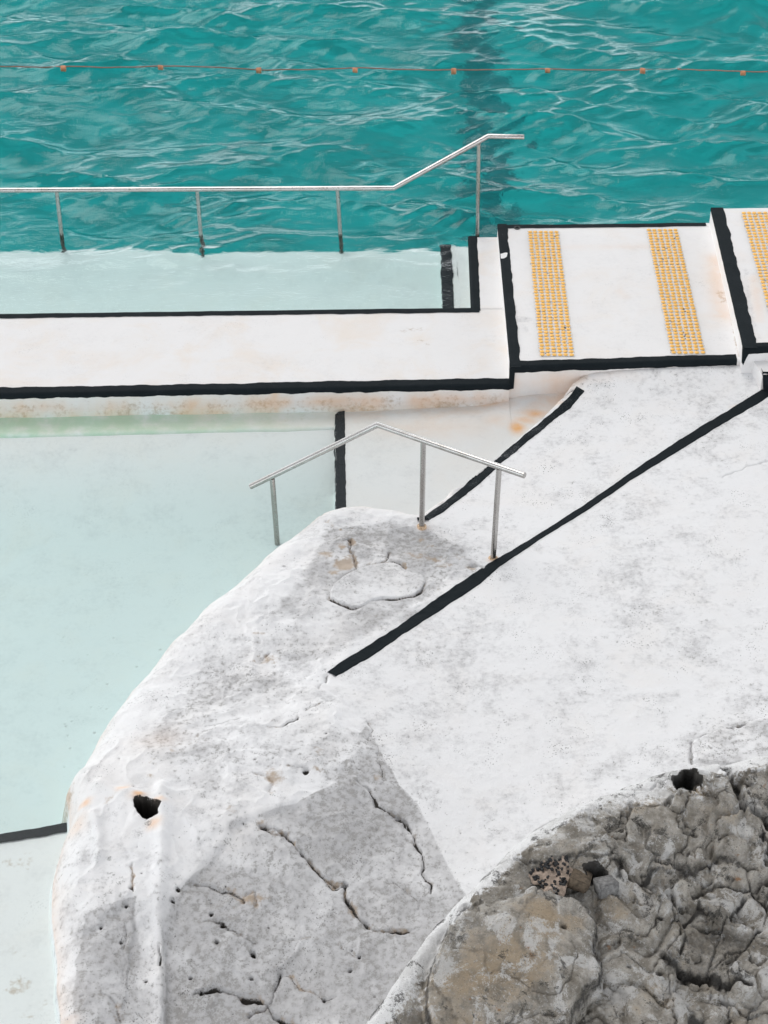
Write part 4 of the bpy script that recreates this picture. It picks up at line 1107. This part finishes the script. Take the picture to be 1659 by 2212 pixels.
dark = np.maximum(dark, w * rz * .22 * np.clip(.5 + 1.7 * fbm(X * 1.8, Y * 1.8, 3, 47), 0, 1.6)); ochre = np.maximum(ochre, w * (.36 - .14 * rz) * np.clip(.6 + fbm(X * 1.3, Y * 1.3, 3, 48), 0, 1.5))  # broken half darkened: lichen tone with its shade painted in
# white paint brushed over the crest
cw = .13 + .09 * sstep(P(1250, 1700, .7)[0], P(1420, 1700, .7)[0], X); paint = np.where(bin_, 1.2 * np.exp(-(db / cw) ** 2), 1.1)
crest = np.where(bin_, np.clip(.85 - db / .5, 0, 1) * np.clip(fbm(X * 1.7, Y * 1.7, 3, 31) + .5, 0, 1), 0)
paint = np.maximum(paint, crest * .9)
for x, y, r, a in [(1400, 1830, .12, .42), (1290, 1990, .10, .38), (1530, 2180, .14, .45), (1440, 2060, .08, .4), (1250, 2150, .07, .45), (1600, 1990, .10, .42), (1480, 1690, .22, .5), (1600, 1660, .25, .5), (1640, 2060, .12, .5), (880, 2150, .14, .5), (960, 1990, .08, .4), (1560, 1680, .2, .4), (1290, 1790, .12, .34), (1500, 1760, .2, .22), (1450, 1860, .2, .2), (1560, 1960, .12, .36), (1150, 2180, .1, .12), (1380, 1960, .12, .2)]:
    blob(paint, (x, y), r, a, f=zb_, warp=.8)
for x, y, r, a in [(1050, 2120, .35, .75), (1180, 1990, .16, .8), (1120, 2050, .3, .7), (1230, 1990, .08, .6), (1000, 2210, .2, .5), (1400, 1950, .14, .4), (1440, 1880, .1, .4), (1480, 2060, .1, .35), (1100, 1900, .08, .5), (1500, 1705, .1, .75), (1600, 2200, .12, .45), (1380, 2190, .14, .35), (1250, 1870, .1, .45), (1020, 2150, .15, .5), (1330, 1960, .16, .5), (1560, 1770, .12, .4), (1430, 2150, .14, .45), (1520, 2130, .1, .4), (1380, 1740, .12, .4), (1640, 1960, .1, .4)]:
    blob(ochre, (x, y), r, a, f=zb_, warp=.7)
for x, y, r, a in [(1560, 2060, .22, .5), (1480, 2000, .14, .45), (1330, 2040, .16, .55), (1600, 1830, .16, .4), (1450, 1800, .1, .36), (1640, 1740, .12, .5), (1420, 1930, .12, .45), (1500, 2130, .14, .4), (1200, 1855, .06, .5), (1640, 2140, .14, .4), (1330, 1920, .12, .4), (900, 2180, .06, .4)]:
    blob(dark, (x, y), r, a, f=zb_, warp=.9)  # dark patches: lichen, plus shaded areas painted as colour
hole([(1486 + (x - 1486) * 1.25, 1684 + (y - 1674) * 1.25) for x, y in [(1460, 1669), (1475, 1661), (1482, 1656), (1495, 1657), (1506, 1665), (1510, 1676), (1502, 1684), (1490, 1693), (1475, 1688), (1461, 1680)]], .3)
hole([(1262, 1872), (1290, 1862), (1310, 1885), (1312, 1905), (1278, 1912), (1268, 1895)], .16)
kb_ = bin_ | (db < .5)
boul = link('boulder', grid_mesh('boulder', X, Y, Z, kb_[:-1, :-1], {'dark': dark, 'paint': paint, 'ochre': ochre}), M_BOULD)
tag(boul, 'big rough grey sandstone boulder with ochre patches and white painted crest', 'boulder')

# stones lodged in the boulder
def stone(name, label, px, py, size, rot, mat, seed, ang=.18, cat='stone'):
    import bmesh
    from mathutils import Euler
    c = bpos(px, py); bm = bmesh.new(); bmesh.ops.create_cube(bm, size=1.)
    bmesh.ops.bevel(bm, geom=bm.edges[:], offset=ang * .35, segments=2, affect='EDGES')
    bmesh.ops.subdivide_edges(bm, edges=bm.edges[:], cuts=2, use_grid_fill=True)
    r_ = random.Random(seed); k = [r_.uniform(-.16, .16) for _ in range(8)]
    for v in bm.verts:
        x, y, z = v.co
        v.co.x *= size[0] * (1 + k[0] * y + k[1] * z); v.co.y *= size[1] * (1 + k[2] * x + k[3] * z); v.co.z *= size[2] * (1 + k[4] * x + k[5] * y)
        nz = float(fbm(np.array(v.co.x * 40 + seed), np.array(v.co.y * 40 + v.co.z * 33), 3, seed)) * .0035
        v.co += v.co.normalized() * nz
    me = bpy.data.meshes.new(name); bm.to_mesh(me); bm.free()
    o = link(name, me, mat, None, True); o.location = (c[0], c[1], c[2] + size[2] * .48); o.rotation_euler = rot
    return tag(o, label, cat)
M_GREY = plain('grey_stone', (.19, .188, .185), .9, .4, 50, bump=.6)
M_BRICK = plain('brown_stone', (.11, .085, .06), .85, .45, 40, bump=.6)
stone('loose_stone', 'squarish grey stone lodged in a pocket of the boulder, right of the brown chip', 1307, 1925, (.125, .115, .09), (-.25, .1, .35), M_GREY, 3)
stone('loose_stone', 'dark brown flat stone chip lodged in the boulder beside black pebbles', 1252, 1908, (.12, .18, .07), (-.35, .25, -.35), M_BRICK, 8)

# pebbly cluster: pink mortar with black shells
cl = empty('pebble_cluster', tuple(bpos(1195, 1895))); tag(cl, 'cluster of black pebbles set in pinkish mortar on the boulder', 'pebble cluster')
cp = [(1140, 1890), (1155, 1872), (1178, 1862), (1205, 1850), (1228, 1856), (1240, 1876), (1245, 1900), (1225, 1918), (1195, 1930), (1165, 1918), (1145, 1905)]
cq = np.array([bpos(*q)[:2] for q in cp]); cc = cq.mean(0); g = np.linspace(0, 1, 16); n = 72; V = []
ang = np.linspace(0, 2 * math.pi, n, endpoint=False)
rad = np.interp(ang, *(lambda a_, r_: (np.concatenate([a_ - 2 * math.pi, a_, a_ + 2 * math.pi]), np.concatenate([r_, r_, r_])))(*(lambda v: (np.sort(np.mod(np.arctan2(v[:, 1], v[:, 0]), 2 * math.pi)), np.hypot(v[:, 0], v[:, 1])[np.argsort(np.mod(np.arctan2(v[:, 1], v[:, 0]), 2 * math.pi))]))(cq - cc)))
for q in g:
    rr = rad * q * (1 + .07 * np.sin(ang * 9))
    xx = cc[0] + rr * np.cos(ang); yy = cc[1] + rr * np.sin(ang)
    zc = zbgrid(xx, yy)
    zz = np.maximum(zc, zc.mean()) + .03 * (1 - q ** 2) - .012 * (q > .98) + .008 * fbm(xx * 25, yy * 25, 3, 44)
    V.append(np.stack([xx, yy, zz], 1))
V = np.array(V); i_ = np.arange(16 * n).reshape(16, n)
Fc = np.stack([i_[:-1], i_[1:], np.roll(i_, -1, 1)[1:], np.roll(i_, -1, 1)[:-1]], -1).reshape(-1, 4)
link('mortar', mesh_np('mortar', V.reshape(-1, 3), Fc), plain('pink_mortar', (.34, .27, .22), .9, .4, 45, bump=.8), cl)
M_PEB = plain('black_pebble', (.022, .023, .025), .45, .4, 60)
import bmesh
pr = random.Random(12)
for k in range(99):
    a_ = pr.uniform(0, 2 * math.pi)
    q = math.sqrt(pr.uniform(.02, 1)) ** .9 * .97
    if pr.random() < .5 and q < .55 and math.cos(a_) < .2: q = pr.uniform(.7, 1.)
    j = int(a_ / (2 * math.pi) * n) % n; v = V[min(15, int(q * 15)), j]
    s_ = pr.uniform(.006, .014)
    bm = bmesh.new(); bmesh.ops.create_icosphere(bm, subdivisions=1, radius=s_)
    for vv in bm.verts: vv.co *= pr.uniform(.75, 1.2)
    me = bpy.data.meshes.new('pebble'); bm.to_mesh(me); bm.free()
    o = link('pebble', me, M_PEB, cl, False); o.location = (v[0], v[1], v[2] + s_ * .3); o.rotation_euler = (pr.random() * 3, pr.random() * 3, pr.random() * 3)
X, Y, Z = keepX, keepY, keepZ

# ------------------------------------------------------------------ pale rock-pool water (closed body)
nrm_in = []
for i in range(len(Ew)):
    a = Ew[max(i - 1, 0)]; b = Ew[min(i + 1, len(Ew) - 1)]; t_ = (b - a) / np.linalg.norm(b - a)
    nrm_in.append(np.array([-t_[1], t_[0]]))
off = [Ew[i] + nrm_in[i] * .07 for i in range(len(Ew))]
ring_ = [(-9., nearL[0][1] + .15), (2.3, nearL[1][1] + .1), tuple(P(1330, 800, ZR)[:2])] + [tuple(P2([(1250, 880)], ZR)[0])] + [tuple(P2([(1000, 1075)], ZR)[0])] + [tuple(p) for p in off] + [(-9., off[-1][1])]
m = MB(); k = len(ring_)
m.add([(x, y, ZR) for x, y in ring_] + [(x, y, -1.05) for x, y in ring_], [tuple(range(k))[::-1], tuple(range(k, 2 * k))] + [(i, (i + 1) % k, k + (i + 1) % k, k + i) for i in range(k)])
bm = bmesh.new()
rw = m.build('rock_pool_water', M_RPOOL); bm.from_mesh(rw.data); bmesh.ops.recalc_face_normals(bm, faces=bm.faces[:]); bm.to_mesh(rw.data); bm.free()
tag(rw, kind='structure')
# floor of the pale pool outside the survey grid
m = MB(); m.add([(-9.5, 2, FLOOR_Z - .01), (-3.29, 2, FLOOR_Z - .01), (-3.29, 14, FLOOR_Z - .01), (-9.5, 14, FLOOR_Z - .01)], [(0, 1, 2, 3)])
o = m.build('rock_pool_floor', M_SUB); tag(o, kind='structure')

# ------------------------------------------------------------------ teal pool: waves as a sum of many wind ripples
def axis(a, b, fine, lo, hi):
    mid = np.arange(a, b, fine)
    l = a - np.cumsum(fine * 1.12 ** np.arange(1, 200)); l = l[l > lo][::-1]
    r = b + np.cumsum(fine * 1.12 ** np.arange(1, 200)); r = r[r < hi]
    return np.concatenate([[lo], l, mid, r, [hi]])
wxs = axis(-4.9, 4.9, .0135, -26., 26.); wys = axis(14.9, 22.8, .0135, 14.6, 44.)
WX, WY = np.meshgrid(wxs, wys)
WZ = np.zeros(WX.shape); DX = np.zeros(WX.shape); DY = np.zeros(WX.shape)
wr = np.random.default_rng(23)
def waves(n, l0, l1, slope, spread, main, chop=.9):
    """trochoidal ripples: sharp crests, flat troughs"""
    global WZ, DX, DY
    bend = .5 * perlin(WX * .45, WY * .45, 61) + .25 * perlin(WX * 1.1, WY * 1.1, 62)
    for _ in range(n):
        lam = math.exp(wr.uniform(math.log(l0), math.log(l1))); th = main + wr.normal(0, spread)
        k = 2 * math.pi / lam; cx_, cy_ = math.cos(th), math.sin(th)
        ph = k * (cx_ * WX + cy_ * WY) + wr.uniform(0, 6.28) + bend * wr.uniform(.5, 2.)
        a = slope / k / math.sqrt(n / 2)
        s_ = np.sin(ph); c_ = np.cos(ph)
        WZ = WZ + a * s_; DX = DX + chop * a * cx_ * c_; DY = DY + chop * a * cy_ * c_
waves(20, .9, 2.4, .15, .30, R(95))
waves(38, .36, .9, .26, .32, R(87))
waves(46, .12, .36, .19, .46, R(95))
gust = .7 + .6 * np.clip(fbm(WX * .35, WY * .6, 3, 2) + .4, 0, 1.2)
WZ *= gust; DX *= gust; DY *= gust
damp = sstep(YF - .9, YF + 1.0, WY) * .7 + .3
damp *= sstep(YF - 1.25, YF - .45, WY)
inner = sstep(xl1 + .1, xl1 - .25, WX)                       # over the shelf the water still moves a little
damp = np.where(WY < YF + .1, damp * inner, damp)
damp = np.minimum(damp, 1)
WZ = WZ * damp
WZ[(WX > xl1 - .1) & (WY < YF)] = -.02
ny, nx = WX.shape
inn = damp * (np.abs(WX) < 20) * (WY < 40)
V = np.stack([WX + DX * inn, WY + DY * inn, WZ], -1).reshape(-1, 3); F = grid_faces(ny, nx).reshape(-1, 4)
idx = np.arange(ny * nx).reshape(ny, nx)
bd = np.concatenate([idx[0, :], idx[1:, -1], idx[-1, -2::-1], idx[-2:0:-1, 0]])
b0 = len(V); VB = V[bd].copy(); VB[:, 2] = -3.2
V = np.concatenate([V, VB]); nb = len(bd); r_ = np.arange(nb)
side = np.stack([bd[r_], b0 + r_, b0 + (r_ + 1) % nb, bd[(r_ + 1) % nb]], 1)
me = mesh_np('pool_water', V, np.concatenate([F, side]))
bm = bmesh.new(); bm.from_mesh(me); bm.verts.ensure_lookup_table()
bm.faces.new([bm.verts[b0 + i] for i in range(nb)])
bm.to_mesh(me); bm.free()
pw = link('pool_water', me, M_WATER); tag(pw, kind='structure')

# pool floor with a black lane line, far and side walls below the frame of view
m = MB(); m.add([(-27, 12.5, -2.3), (27, 12.5, -2.3), (27, 46, -2.3), (-27, 46, -2.3)], [(0, 1, 2, 3)])
o = m.build('pool_floor', M_FLOOR); tag(o, kind='structure')
lx = P(1047, 300, -1.5)[0]
m = MB(); m.add([(lx - .22, YF + .1, -2.29), (lx + .22, YF + .1, -2.29), (lx + .10, 46, -2.29), (lx - .34, 46, -2.29)], [(0, 1, 2, 3)])
m.build('lane_line', M_LANE, o)
# ground sheet far below everything
m = MB(); m.add([(-400, -400, -3.6), (400, -400, -3.6), (400, 400, -3.6), (-400, 400, -3.6)], [(0, 1, 2, 3)])
o = m.build('ground', plain('sandstone_ground', (.3, .28, .25), .95, .3, .5)); tag(o, kind='structure')

# ------------------------------------------------------------------ light
SUN_EL, SUN_AZ = R(58), R(-40)                               # high soft sun ahead of the camera, a little to the left
sd = Vector((math.sin(SUN_AZ) * math.cos(SUN_EL), math.cos(SUN_AZ) * math.cos(SUN_EL), math.sin(SUN_EL)))
sun = bpy.data.lights.new('sun', 'SUN'); sun.energy = 1.2; sun.angle = R(36); sun.color = (1, .975, .94)
so = bpy.data.objects.new('sun', sun); C.objects.link(so); so.rotation_euler = (-sd).to_track_quat('-Z', 'Y').to_euler()
w_ = bpy.data.worlds.new('World'); sc.world = w_; w_.use_nodes = True
nt = w_.node_tree; nt.nodes.clear()
ou = nt.nodes.new('ShaderNodeOutputWorld'); bg = nt.nodes.new('ShaderNodeBackground')
sk = nt.nodes.new('ShaderNodeTexSky'); sk.sky_type = 'NISHITA'; sk.sun_disc = False
sk.sun_elevation = SUN_EL; sk.sun_rotation = SUN_AZ; sk.air_density = 1.; sk.dust_density = 3.; sk.ozone_density = 1.
hs = nt.nodes.new('ShaderNodeHueSaturation'); hs.inputs['Saturation'].default_value = .35
nt.links.new(sk.outputs[0], hs.inputs['Color'])
# broken high cloud
tc = nt.nodes.new('ShaderNodeTexCoord'); mp = nt.nodes.new('ShaderNodeMapping'); mp.inputs['Scale'].default_value = (2., 2., 5.)
nt.links.new(tc.outputs['Generated'], mp.inputs[0])
no = nt.nodes.new('ShaderNodeTexNoise'); no.inputs['Scale'].default_value = 1.6; no.inputs['Detail'].default_value = 5.
nt.links.new(mp.outputs[0], no.inputs['Vector'])
mr = nt.nodes.new('ShaderNodeMapRange'); mr.inputs[1].default_value = .35; mr.inputs[2].default_value = .7; mr.inputs[3].default_value = .75; mr.inputs[4].default_value = 1.45
nt.links.new(no.outputs[0], mr.inputs[0])
mu = nt.nodes.new('ShaderNodeVectorMath'); mu.operation = 'SCALE'
mc = nt.nodes.new('ShaderNodeMix'); mc.data_type = 'RGBA'; mc.inputs[0].default_value = .68
nt.links.new(hs.outputs[0], mc.inputs[6]); mc.inputs[7].default_value = (4.9, 5.0, 5.15, 1)
sx = nt.nodes.new('ShaderNodeSeparateXYZ'); nt.links.new(tc.outputs['Generated'], sx.inputs[0])
hz = nt.nodes.new('ShaderNodeMapRange'); hz.interpolation_type = 'SMOOTHERSTEP'     # pale haze low over the sea
hz.inputs[1].default_value = .0; hz.inputs[2].default_value = .5; hz.inputs[3].default_value = 5.; hz.inputs[4].default_value = .86
nt.links.new(sx.outputs[2], hz.inputs[0])
mh = nt.nodes.new('ShaderNodeVectorMath'); mh.operation = 'SCALE'
nt.links.new(mc.outputs[2], mh.inputs[0]); nt.links.new(hz.outputs[0], mh.inputs['Scale'])
nt.links.new(mh.outputs[0], mu.inputs[0]); nt.links.new(mr.outputs[0], mu.inputs['Scale'])
nt.links.new(mu.outputs[0], bg.inputs[0]); bg.inputs[1].default_value = .121
nt.links.new(bg.outputs[0], ou.inputs[0])

# ------------------------------------------------------------------ camera
cam = bpy.data.cameras.new('camera'); co = bpy.data.objects.new('camera', cam); C.objects.link(co)
cam.sensor_fit = 'VERTICAL'; cam.sensor_height = 36; cam.lens = FOC / 2212 * 36
co.location = (0, 0, EYE); co.rotation_euler = (math.pi / 2 - PITCH, 0, 0)
cam.clip_end = 1500
sc.camera = co
sc.view_settings.view_transform = 'Standard'; sc.view_settings.look = 'None'; sc.view_settings.gamma = 1
sc.view_settings.exposure = 0.
try: sc.view_settings.use_curve_mapping = False
except Exception: pass
sc.render.engine = 'CYCLES'
cy = sc.cycles
cy.max_bounces = 18; cy.transmission_bounces = 14; cy.diffuse_bounces = 8; cy.transparent_max_bounces = 16; cy.glossy_bounces = 4
cy.caustics_refractive = True; cy.caustics_reflective = False
cy.sample_clamp_indirect = 20.; cy.use_denoising = True
